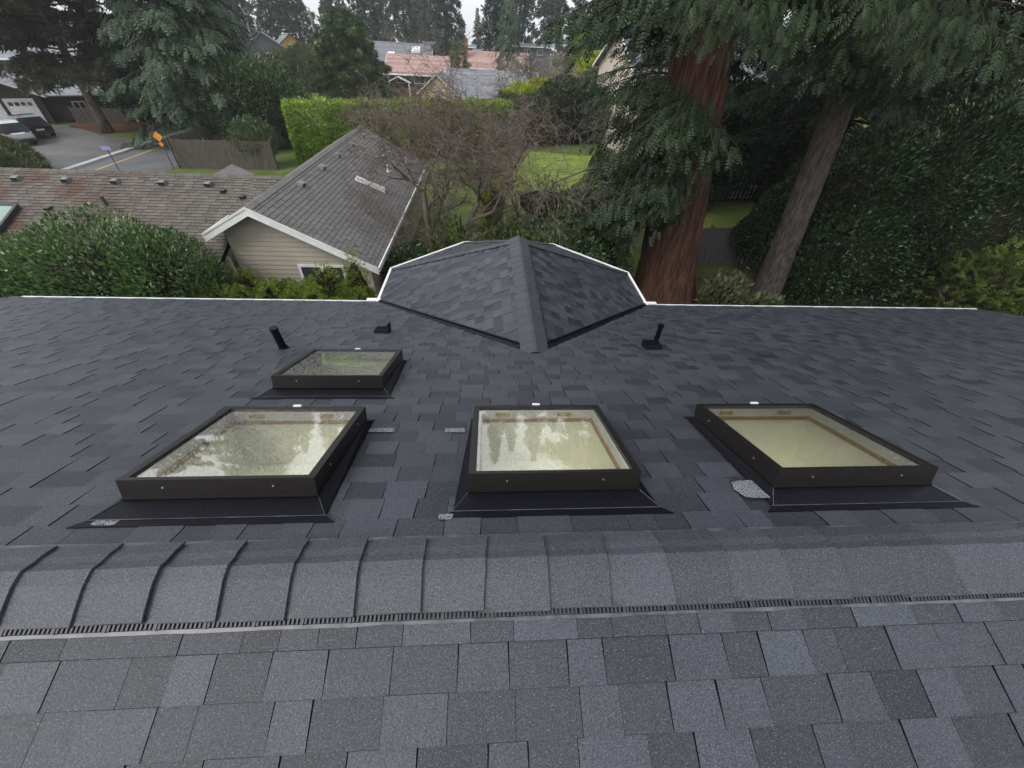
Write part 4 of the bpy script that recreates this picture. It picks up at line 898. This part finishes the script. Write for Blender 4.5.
# conifers whose dark boughs close the view at the right
def dark_conifer(base, H, R, label, seed, h0=.1, **k):
    kw = dict(H=H, R=R, h0=h0, nb=200, seed=seed, tmpl=FROND_S, size=.42, dens=20, droop=.3, power=.5, mat='needle_fir', trunk_r=.4, hang=.7); kw.update(k)
    return plant_tree('fir_tree', (*base, G), label, None, conifer_mesh(**kw))
dark_conifer((19.5, 17.0), 24, 5.6, 'dark fir hanging over the right end of the roof', 91, .30)
dark_conifer((16.5, 20.0), 26, 5.5, 'dark fir behind the broadleaf thicket at right', 92, .18)
dark_conifer((27.5, 17.5), 24, 5.5, 'dark fir at the right edge of the view', 93, .1)
dark_conifer((12.6, 31.5), 24, 5.0, 'dark fir between the beige house and the redwood', 94, .30)
dark_conifer((24.0, 30.0), 26, 6.0, 'dark fir far back behind the shaded lawn', 95, .2)
dark_conifer((9.4, 24.0), 22, 4.6, 'dark conifer whose boughs cross in front of the beige house', 96, .25, gaps=.15)
shrub('broadleaf_tree', [(14.6, 13.8, G+2.0, 2.3, 1.5, 2.4), (13.4, 14.6, G+3.6, 1.6, 1.4, 1.8), (16.6, 14.4, G+3.8, 2.4, 1.8, 2.4), (12.9, 13.2, G+1.2, 1.2, 1.0, 1.5)], 60000, LEAF, .15, 'leaf_dark', 'dark glossy broadleaf thicket right of the grey fir trunk', 'tree', seed=51, depth=.35, amp=.45)
shrub('broadleaf_tree', [(19.0, 13.6, G+2.2, 2.4, 1.6, 2.6), (20.4, 15.4, G+4.4, 2.6, 2, 2.8), (22.6, 13.8, G+2.2, 2.4, 1.8, 2.8)], 60000, LEAF, .16, 'leaf_dark', 'dark broadleaf thicket filling the right edge above the roof', 'tree', seed=52, depth=.35, amp=.45)
shrub('broadleaf_shrub', [(11.9, 16.0, G+2.0, .8, .8, 1.1), (12.4, 15.2, G+2.6, .8, .8, 1.2)], 14000, LEAF, .13, 'leaf_dark', 'dark leafy shrub left of the grey fir trunk over the fence', seed=53, amp=.45)
shrub('broadleaf_tree', [(14.0, 25.5, G+3.2, 3, 2, 3.2), (19.0, 27.5, G+3.0, 3, 2, 3.2)], 24000, LEAF, .24, 'leaf_dark', 'dark evergreen trees behind the shaded lawn', 'tree', seed=54, base=(14, 25.5, G))
shrub('golden_cypress', [(17.6, 11.1, G+1.5, 1.0, .8, 1.7), (19.0, 10.8, G+1.8, 1.0, .8, 1.9), (20.2, 10.9, G+1.4, .9, .8, 1.6)], 5000, FROND_S, .24, 'leaf_cypress', 'yellow green cypress sprays above the right corner of the roof', seed=55, up=.2, amp=.6, depth=.45)
shrub('fern_shrub', [(9.0, 12.2, G+.35, .8, .6, .6), (10.2, 12.0, G+.25, .7, .5, .45)], 2500, LONGLEAF, .24, 'leaf_olive', 'ferny undergrowth between the redwood and the fir trunks', seed=56, up=.7, amp=.5)

# ================================================================== FENCES, HOUSES, CARS, SIGNS
def fence(name, pts, h, mat, label, bw=.14, seed=0, rails=True):
    r = np.random.default_rng(seed); e = empty(name, (pts[0][0], pts[0][1], G), 0, label, 'fence'); m = MB(); mp = MB(); mr = MB()
    for a, b in zip(pts, pts[1:]):
        a, b = np.array([*a, G]), np.array([*b, G]); L = np.linalg.norm(b-a); d = (b-a)/L; n = np.array([-d[1], d[0], 0]); t = 0
        while t < L-.02:
            hh = h+r.normal(0, .015); tw = r.normal(0, .01); m.fbox(a+d*t+n*tw, d*(bw-.012), n*.02, (0, 0, hh)); t += bw
        mr.fbox(a+n*.035+[0, 0, .35], d*L, n*.04, (0, 0, .09)); mr.fbox(a+n*.035+[0, 0, h-.4], d*L, n*.04, (0, 0, .09))
        k = max(1, round(L/2.4))
        for i in range(k+1): mp = MB(); mp.fbox(a+d*(L*i/k-.05)+n*.08, d*.1, n*.1, (0, 0, h+.08)); mp.build('post', mat, e)
    m.build('boards', mat, e); mr.build('rail', mat, e); return e
fence('wooden_fence', [(-21.2, 30.3), (-14.9, 30.6)], 1.75, 'fence_wood', 'weathered brown board fence below the spruce')
fence('wooden_fence', [(-21.2, 30.3), (-22.0, 44)], 1.75, 'fence_wood', 'board fence running away along the right side of the road', seed=2)
fence('wooden_fence', [(7.6, 16.0), (10.2, 16.5), (13.5, 16.8), (24, 17.4)], 1.75, 'fence_grey', 'grey board fence between the redwood and the fir', .15, 4)
fence('picket_fence', [(-38.6, 44.6), (-34.6, 45.2)], 1.2, 'fence_wood', 'low picket fence behind the leaning pine trunk', .22, 5)

def window(parent, x, z, w, h, y=-.0, mat='white_paint', glass='window_glass', bars=1, depth=.05):
    m = MB(); f = .09; m.box(x-w/2, x+w/2, y-depth, y-.004, z+h-f, z+h); m.box(x-w/2, x+w/2, y-depth, y-.004, z, z+f); m.box(x-w/2, x-w/2+f, y-depth, y-.004, z+f, z+h-f); m.box(x+w/2-f, x+w/2, y-depth, y-.004, z+f, z+h-f)
    for i in range(bars): c = x-w/2+w*(i+1)/(bars+1); m.box(c-.035, c+.035, y-depth, y-.004, z+f, z+h-f)
    o = m.build('window', mat, parent, world=False); m = MB(); m.box(x-w/2+f, x+w/2-f, y-.022, y-.006, z+f, z+h-f); m.build('pane', glass, o, world=False); return o
def lap(m, x0, x1, y, z0, z1, b=.2, t=.02):
    z = z0
    while z < z1-.02:
        zz = min(z+b, z1); m.add([(x0, y-t, z), (x1, y-t, z), (x1, y-.003, zz), (x0, y-.003, zz), (x0, y, z), (x1, y, z)], [(0, 1, 2, 3), (0, 4, 5, 1)]); z = zz
def house_b(name, loc, rz, label, w, d, wh, rise, wall, roof_m, trim='white_paint', axis='x', over=.5, siding=False, wins=(), skyl=(), base=0., chimney=None, group=None):
    """front face at y=0 (towards -y), body to y=d; ridge along the x axis or the y axis"""
    e = empty(name, loc, rz, label, 'house', group); m = MB(); o = over
    m.box(-w/2, w/2, 0, d, base, wh)
    if axis == 'x':
        for x in (-w/2, w/2-.1): m.slab([(x, 0, wh), (x, d, wh), (x, d/2, wh+rise)], (.1, 0, 0))
    else:
        for y in (0, d-.1): m.slab([(-w/2, y, wh), (w/2, y, wh), (0, y, wh+rise)], (0, .1, 0))
    if siding:
        lap(m, -w/2, w/2, -.001, base, wh)
    m.build('wall', wall, e, world=False); m = MB(); t = MB()
    if axis == 'x':
        k = rise/(d/2)
        for s, y0, y1 in ((1, -o, d/2), (-1, d+o, d/2)):
            z0 = wh-k*o+.06; z1 = wh+rise+.06; nr = 9
            for i in range(nr):            # courses
                a, b = i/nr, (i+1)/nr; m.slab([(-w/2-o, y0+(y1-y0)*a, z0+(z1-z0)*a+.03), (w/2+o, y0+(y1-y0)*a, z0+(z1-z0)*a+.03), (w/2+o, y0+(y1-y0)*b, z0+(z1-z0)*b), (-w/2-o, y0+(y1-y0)*b, z0+(z1-z0)*b)], (0, 0, -.12), 0, random.random())
            t.box(-w/2-o, w/2+o, min(y0-.06*s, y0), max(y0-.06*s, y0), z0-.16, z0+.02)
            for x in (-w/2-o-.05, w/2+o): t.slab([(x, y0, z0-.15), (x, y0, z0+.035), (x, y1, z1+.035), (x, y1, z1-.15)], (.05, 0, 0))
    else:
        k = rise/(w/2)
        for s, x0, x1 in ((1, -w/2-o, 0), (-1, w/2+o, 0)):
            z0 = wh-k*o+.06; z1 = wh+rise+.06; nr = 9
            for i in range(nr):
                a, b = i/nr, (i+1)/nr; m.slab([(x0+(x1-x0)*a, -o, z0+(z1-z0)*a+.03), (x0+(x1-x0)*a, d+o, z0+(z1-z0)*a+.03), (x0+(x1-x0)*b, d+o, z0+(z1-z0)*b), (x0+(x1-x0)*b, -o, z0+(z1-z0)*b)], (0, 0, -.12), 0, random.random())
            t.slab([(x0, -o-.05, z0-.17), (x0, -o-.05, z0+.035), (x1, -o-.05, z1+.035), (x1, -o-.05, z1-.17)], (0, .05, 0))
            t.box(min(x0, x0-.06*s), max(x0, x0-.06*s), -o, d+o, z0-.15, z0+.03)
    rf = m.build('roof', roof_m, e, world=False); t.build('fascia', trim, e, world=False)
    for wn in wins: window(e, *wn)
    for (x, fy, sw, sd) in skyl:
        m = MB(); k = rise/(d/2); y = fy*d/2; z = wh+.06+k*y; m.slab([(x-sw/2, y, z+.02), (x+sw/2, y, z+.02), (x+sw/2, y+sd, z+.02+k*sd), (x-sw/2, y+sd, z+.02+k*sd)], (0, 0, .16)); m.build('skylight', 'white_paint', rf, world=False)
    if chimney: x, y, zt_ = chimney; m = MB(); m.box(x-.35, x+.35, y-.3, y+.3, wh, zt_); m.box(x-.42, x+.42, y-.37, y+.37, zt_, zt_+.12); m.build('chimney', 'brick_red', rf, world=False)
    return e
# garage house at the far left
gh = house_b('garage_house', (-42.15, 42.6, G), math.radians(30), 'house with twin white garage doors and a pale grey roof at far left', 6.6, 7, 2.9, 1.5, 'dark_timber', 'roof_pale', axis='y', over=.6)
gh.scale = (.78, .78, .78)
for x in (-1.42, 1.42):
    m = MB(); m.box(x-1.12, x+1.12, -.07, -.004, 0, 2.25)
    for i in range(4): m.box(x-1.08, x+1.08, -.085, -.071, .06+.55*i, .56+.55*i-.02)
    for s in (-1, 1): m.box(x+s*1.19-.06, x+s*1.19+.06, -.10, -.004, 0, 2.45)
    m.box(x-1.12, x+1.12, -.10, -.075, 2.27, 2.45)
    g_ = m.build('garage_door', 'white_paint', gh, world=False); m = MB()
    for i in range(4): m.box(x-1.0+.52*i, x-1.0+.52*i+.40, -.095, -.086, 1.78, 2.12)
    m.build('pane', 'window_glass', g_, world=False)
m = MB(); m.box(3.3, 9.0, 1.0, 7, 0, 2.5); m.build('wing', 'dark_timber', gh, world=False)
m = MB(); m.slab([(3.9, .3, 2.52), (9.6, .3, 2.52), (9.6, 7.4, 2.9), (3.9, 7.4, 2.9)], (0, 0, .12)); m.build('carport_roof', 'roof_pale', gh, world=False)
window(gh, 6.2, .9, 1.2, 1.1, 1.0); 
hb = house_b('pale_roofed_house', (-51, 53, G), math.radians(8), 'larger house with pale grey roof partly hidden by the pine', 15, 9, 4.2, 2.6, 'house_grey', 'roof_pale', axis='x')
house_b('white_house', (-44, 74, G), math.radians(20), 'pale house glimpsed between the pine and the spruce', 11, 8, 4.6, 2, 'white_paint', 'roof_pale', axis='x', wins=((-2, 2.4, 1.4, 1.2), (2, 2.4, 1.4, 1.2)))
# far houses
def at_house(px, py, **k): p = atZ(px, py); return (p[0], p[1], G)
e = house_b('grey_house', (-43.2, 101, G), math.radians(22), 'grey house with pale roof beside the leaning utility pole', 7.6, 9, 3.9, 2.4, 'house_grey', 'roof_pale', axis='y', trim='house_grey', wins=((-1.8, 1.9, .8, 1.5), (0, 1.9, .8, 1.5), (1.6, 1.9, .8, 1.5)))
e = house_b('yellow_house', (-40.6, 108, G), math.radians(28), 'small yellow gabled house behind the grey one', 5.8, 7, 4.2, 2.0, 'yellow_paint', 'roof_pale', trim='dark_timber', axis='y', wins=((0, 3.4, 1.2, 1.2),))
e = house_b('brick_house', (-11.0, 77, G-1.6), math.radians(0), 'brown house with a pink tiled roof beyond the hedge', 8.6, 8, 4.6, 1.9, 'house_brown', 'pink_shingle', axis='x', over=.7, wins=((-2.6, 3.15, 1.5, 1.1), (.3, 3.15, 1.7, 1.1), (3.0, 3.15, 1.3, 1.1)))
m = MB()
for x in (-4.4, -1.2): m.box(x-.12, x+.12, -1.4, -1.2, 0, 3.2)
m.slab([(-4.6, -1.5, 3.2), (-2.8, -1.5, 3.95), (-2.8, 0, 3.95), (-4.6, 0, 3.2)], (0, 0, .12)); m.slab([(-2.8, -1.5, 3.95), (-1.0, -1.5, 3.2), (-1.0, 0, 3.2), (-2.8, 0, 3.95)], (0, 0, .12)); m.build('porch', 'white_paint', e, world=False)
m = MB(); m.box(-3.9, -1.7, -.08, -.004, 0, 2.6); m.box(-.8, 3.5, -.08, -.004, 0, 2.4); m.build('garage_door', 'brick_red', e, world=False)
house_b('cream_house', (-7.2, 69, G-1.6), math.radians(-3), 'cream gabled house with a long grey roof just behind the hedge', 5.0, 5, 3.0, 2.0, 'cream_paint', 'far_shingle', axis='y', over=.45, wins=((.4, 1.2, 1.2, 1.1),))
e = house_b('long_grey_roofed_house', (.4, 70.2, G-1.6), math.radians(-3), 'long low wing with grey roof seen through the bare tree', 13, 9, 2.5, 2.9, 'cream_paint', 'far_shingle', axis='x', over=.5)
house_b('red_brick_house', (1.2, 92, G-1.6), math.radians(0), 'red brick house with pink roof behind the long grey roof', 11.5, 8, 5.0, 2.0, 'brick_red', 'pink_shingle', axis='x', over=.7, wins=((-1.2, 3.4, 1.8, 1.3), (2.2, 3.4, 2.6, 1.3)), chimney=(-5.2, 2, 8.6))
house_b('dark_roofed_house', (-17.0, 97, G-1.2), math.radians(0), 'house with dark grey roof and two white roof windows', 11.5, 9, 4.5, 2.6, 'house_grey', 'far_shingle', axis='x', skyl=((3.0, .45, 1.6, 1.4), (-1.6, .2, 1.3, .9)))
for px, Y, w, zt_, lab in ((437, 128, 6, 8.0, 'white flat roofed house misty behind the pink roofs'), (489, 122, 6.5, 7.2, 'low white edged house below the sky gap'), (534, 118, 8, 8.8, 'white trimmed flat roofed house high behind the bare twigs'), (460, 133, 7, 7.8, 'dim grey house between the two white flat roofs')):
    p = atY(px, 45, Y); house_b('distant_house', (p[0], Y, G), 0, lab, w, 6, zt_-2.6, .4, 'house_grey', 'roof_pale', axis='x', over=.6, wins=((-1.5, zt_-4.1, 1.4, 1.0), (1.5, zt_-4.1, 1.4, 1.0)))
# beige house seen past the redwood
e = house_b('beige_house', (18.0, 40.4, G), math.radians(8), 'house with pinkish beige lap siding behind the dark boughs', 11.4, 9, 6.2, 2.6, 'siding_cream', 'roof_pale', axis='x', over=.5, siding=True, wins=((1.5, 3.4, 1.6, 1.2),))
m = MB(); m.box(-5.74, -5.58, -.04, .12, 0, 6.1); m.build('corner_board', 'white_paint', e, world=False)
# dark house with deck and white rail in the shade
e = house_b('shaded_house', (18.5, 28.4, G), math.radians(6), 'dark house in deep shade beyond the small lawn', 12, 7, 3.4, 1.8, 'house_brown', 'far_shingle', axis='x', over=.5, wins=((-4.4, 1.4, 1.0, 1.5),))
rl = empty('garden_railing', (17.4, 27.0, G), math.radians(6), 'short white railing on the shaded patio', 'railing'); m = MB()
for i in range(7): m.box(-.9+.3*i-.02, -.9+.3*i+.02, -.02, .02, 0, .85)
m.box(-.95, .95, -.03, .03, .85, .91); m.box(-.95, .95, -.02, .02, .15, .19); m.build('rail', 'white_paint', rl, world=False)
sheet('patio', [(12.6, 26.3), (20, 27.0), (20, 28.3), (12.6, 27.6)], 'soil', 3)
m = MB()                                   # red pot
pr = [(.16, 0), (.24, .30), (.27, .34), (.25, .36), (.22, .33)]; k = 14
vs = [(rr_*math.cos(2*PI*j/k), rr_*math.sin(2*PI*j/k), z) for rr_, z in pr for j in range(k)]
m.add(vs, [(i*k+j, i*k+(j+1) % k, (i+1)*k+(j+1) % k, (i+1)*k+j) for i in range(len(pr)-1) for j in range(k)]+[tuple(range(k))[::-1]])
o = m.build('garden_pot', 'red_plastic', None, True); o.location = (15.3, 26.9, G+.01); tag(o, 'red tub standing on the shaded patio', 'pot')
# white garden boulder far off
r = np.random.default_rng(2); d = lump_dirs(r, 1); m = MB(); nu, nv = 14, 8
vs = [(1.3*math.cos(2*PI*i/nu)*math.sin(PI*j/(nv-1))*r.uniform(.9, 1.1), 1.0*math.sin(2*PI*i/nu)*math.sin(PI*j/(nv-1)), max(-.2, .9*math.cos(PI*j/(nv-1))*r.uniform(.9, 1.1))) for j in range(nv) for i in range(nu)]
m.add(vs, [(j*nu+i, j*nu+(i+1) % nu, (j+1)*nu+(i+1) % nu, (j+1)*nu+i) for j in range(nv-1) for i in range(nu)])
o = m.build('boulder', 'boulder', None, True); o.location = (-32.4, 96.6, G+.15); tag(o, 'pale boulder on the far sloping lawn', 'boulder')

# signs
def sign_post(x, y, label, plates, h, lean=0.):
    e = empty('road_sign', (x, y, G), 0, label, 'sign'); m = MB(); m.tube([(0, 0, 0), (lean, 0, h)], .035, 8); m.build('post', 'sign_post', e, world=False)
    for kind, z, s, mat in plates:
        m = MB(); c = np.array([lean*z/h, -.05, z])
        if kind == 'diamond':
            m.slab([c+[-s, 0, 0], c+[0, 0, -s], c+[s, 0, 0], c+[0, 0, s]], (0, -.012, 0)); 
        else: m.slab([c+[-s, 0, -.1], c+[s, 0, -.1], c+[s, 0, .1], c+[-s, 0, .1]], (0, -.012, 0))
        m.build('sign_plate', mat, e, world=False)
    return e
sign_post(-21.5, 29.9, 'orange diamond warning sign with a smaller plate at the road edge', (('diamond', 1.95, .30, 'sign_orange'), ('diamond', 1.52, .16, 'sign_orange')), 2.2)
sign_post(-24.1, 28.6, 'thin post with a small blue street name plate', (('plate', 1.45, .30, 'sign_blue'),), 1.5)
o = sign_post(-39.2, 88, 'small yellow diamond sign far down the road', (('diamond', 3.0, .45, 'sign_orange'),), 3.3)
# utility poles and wires
def pole(x, y, h, label, lean):
    e = empty('utility_pole', (x, y, G), 0, label, 'utility pole'); m = MB(); m.tube([(0, 0, 0), (lean, 0, h)], [.17, .12], 10); m.build('post', 'pole_wood', e, world=False)
    m = MB(); m.box(lean-.9, lean+.9, -.16, -.04, h-.7, h-.58)
    for i in (-.8, -.3, .3, .8): m.tube([(lean+i, -.1, h-.58), (lean+i, -.1, h-.40)], .05, 6)
    m.build('crossarm', 'pole_wood', e, world=False)
    m = MB(); m.tube([(lean+.3, -.25, h-1.9), (lean+.3, -.25, h-1.1)], .22, 10); m.build('transformer', 'vent_grey', e, world=False)
pole(-45.9, 103, 9.4, 'utility pole standing before the grey house', -.3); pole(-34.2, 104, 10.2, 'utility pole left of the bushy cedar', 0)
def wire(a, b, sag, label, off=0):
    m = MB(); a, b = np.array(a), np.array(b); m.tube([a+(b-a)*t+np.array([0, 0, -sag*4*t*(1-t)]) for t in np.linspace(0, 1, 16)], .03, 4, cap=False)
    tag(m.build('power_line', 'wire'), label, 'power line', 'wires between the poles')
wire((-46.2, 103, G+9), (-34.2, 104, G+9.8), .8, 'upper wire between the two utility poles'); wire((-46.2, 103, G+7), (-34.2, 104, G+7.3), 1.0, 'lower wire between the two utility poles')

# cars
def car(loc, rz, label, mat, L=4.3, W=1.78, H=1.5, suv=False):
    e = empty('parked_car', loc, rz, label, 'car')        # nose towards +y, rear towards -y
    zb, zs = .28, .95 if suv else .88
    st = [(-L/2, .55, .80, .80, .80, .82), (-L/2+.10, .30, zs-.02, zs-.01, zs, .95), (-L/2+.35, .26, zs, zs+.02, zs+.36, .98), (-L/2+.75, .26, zs, H-.10, H-.06, 1.), (-L/2+1.3, .26, zs, H-.01, H, 1.), (-L/2+2.1, .26, zs-.01, H-.02, H+.01, 1.),
          (-L/2+2.7, .26, zs-.03, H-.16, H-.13, 1.), (-L/2+3.3, .26, zs-.05, zs-.02, zs, .99), (L/2-.5, .28, zs-.16, zs-.12, zs-.10, .96), (L/2-.12, .32, .66, .68, .70, .88), (L/2, .42, .55, .56, .57, .75)]
    m = MB(); vs = []; K = 10
    for y, z0, zbelt, zr, zc, wf in st:
        hw = W/2*wf; gr = hw*(.80 if zr > zbelt+.1 else .93)
        half = [(hw*.90, z0), (hw, z0+.18), (hw, (z0+zbelt)/2+.05), (hw*.965, zbelt), (gr, zr)]
        row = half+[(-a, b) for a, b in half[::-1]]
        vs += [(a, y, b) for a, b in row]
    ct = len(vs)//K; body, gls = [], []
    for i in range(ct-1):
        for j in range(K-1):
            f = (i*K+j, (i+1)*K+j, (i+1)*K+j+1, i*K+j+1); glass_side = j in (3, 5) and st[i][3] > st[i][2]+.15 and st[i+1][3] > st[i+1][2]+.1 or (j in (3, 5) and i == 6)
            glass_top = j == 4 and i in (1, 2, 6)
            (gls if (glass_side or glass_top) else body).append(f)
        body.append((i*K+K-1, (i+1)*K+K-1, (i+1)*K, i*K))
    body += [tuple(range(K)), tuple((ct-1)*K+j for j in range(K))[::-1]]
    link_mesh('body', np.array(vs), body, mat, e, smooth=False)
    link_mesh('window', np.array(vs), gls, 'window_glass', e)
    for sx in (-1, 1):
        for y in (-L/2+.78, L/2-.85):
            m = MB(); m.tube([(sx*(W/2-.20), y, .32), (sx*(W/2+.012), y, .32)], .33, 20); w_ = m.build('wheel', 'tyre', e, world=False)
            m = MB(); m.tube([(sx*(W/2-.0), y, .32), (sx*(W/2+.022), y, .32)], .20, 14); m.build('rim', 'rim', w_, world=False)
        m = MB(); m.fbox((sx*.56-.16, -L/2+.02, .74), (.32, 0, 0), (0, .05, 0), (0, .02, .16)); m.build('tail_light', 'red_lamp', e, world=False)
    m = MB(); m.box(-.26, .26, -L/2-.012, -L/2+.02, .56, .68); m.build('licence_plate', 'white_paint', e, world=False)
    m = MB(); m.box(-W/2*.8, W/2*.8, -L/2-.03, -L/2+.12, .30, .46); m.build('bumper', 'vent_dark', e, world=False)
    return e
car((-36.9, 35.9, G), math.radians(62), 'white hatchback parked in front of the garage doors', 'car_white')
car((-37.8, 38.8, G), math.radians(60), 'dark blue hatchback parked beside the white one', 'car_dark', 4.5, 1.82, 1.48)
clean()

# ================================================================== LIGHT
hz = MB(); hz.box(-262, 262, -64, 302, G-1, 34); m_, nt_, b_ = nodes('haze'); nt_.nodes.remove(b_)
pv = nt_.nodes.new('ShaderNodeVolumePrincipled'); pv.inputs['Color'].default_value = (.93, .95, 1, 1); pv.inputs['Density'].default_value = .0005; pv.inputs['Anisotropy'].default_value = .2
nt_.links.new(pv.outputs[0], nt_.nodes['Material Output'].inputs['Volume']); MT['haze'] = m_; tag(hz.build('haze', 'haze'), kind='stuff')
w = bpy.data.worlds.new('World'); bpy.context.scene.world = w; w.use_nodes = True; nt = w.node_tree; bg = nt.nodes['Background']
sky = nt.nodes.new('ShaderNodeTexSky'); sky.sky_type = 'NISHITA'; sky.sun_disc = False
EL, AZ = math.radians(46), math.radians(-130)
sky.sun_elevation = EL; sky.sun_rotation = AZ; sky.air_density = 1.0; sky.dust_density = 4.; sky.ozone_density = 1.
hs = nt.nodes.new('ShaderNodeHueSaturation'); hs.inputs['Saturation'].default_value = .28; nt.links.new(sky.outputs[0], hs.inputs['Color'])
mxw = nt.nodes.new('ShaderNodeMix'); mxw.data_type = 'RGBA'; mxw.inputs[0].default_value = .62; mxw.inputs[7].default_value = (5.3, 5.5, 5.85, 1); nt.links.new(hs.outputs[0], mxw.inputs[6]); nt.links.new(mxw.outputs[2], bg.inputs['Color']); bg.inputs['Strength'].default_value = .15
sd = bpy.data.lights.new('sun', 'SUN'); so = bpy.data.objects.new('sun', sd); C.objects.link(so); sd.energy = .95; sd.angle = math.radians(25); sd.color = (1, .985, .96)
dirv = Vector((math.sin(AZ)*math.cos(EL), math.cos(AZ)*math.cos(EL), math.sin(EL))); so.rotation_euler = dirv.to_track_quat('Z', 'Y').to_euler()
sc = bpy.context.scene
sc.view_settings.view_transform = 'Standard'; sc.view_settings.look = 'None'; sc.view_settings.gamma = 1; sc.view_settings.exposure = .75
sc.render.engine = 'CYCLES'; sc.cycles.max_bounces = 5; sc.cycles.transparent_max_bounces = 12; sc.cycles.diffuse_bounces = 2; sc.cycles.volume_bounces = 1
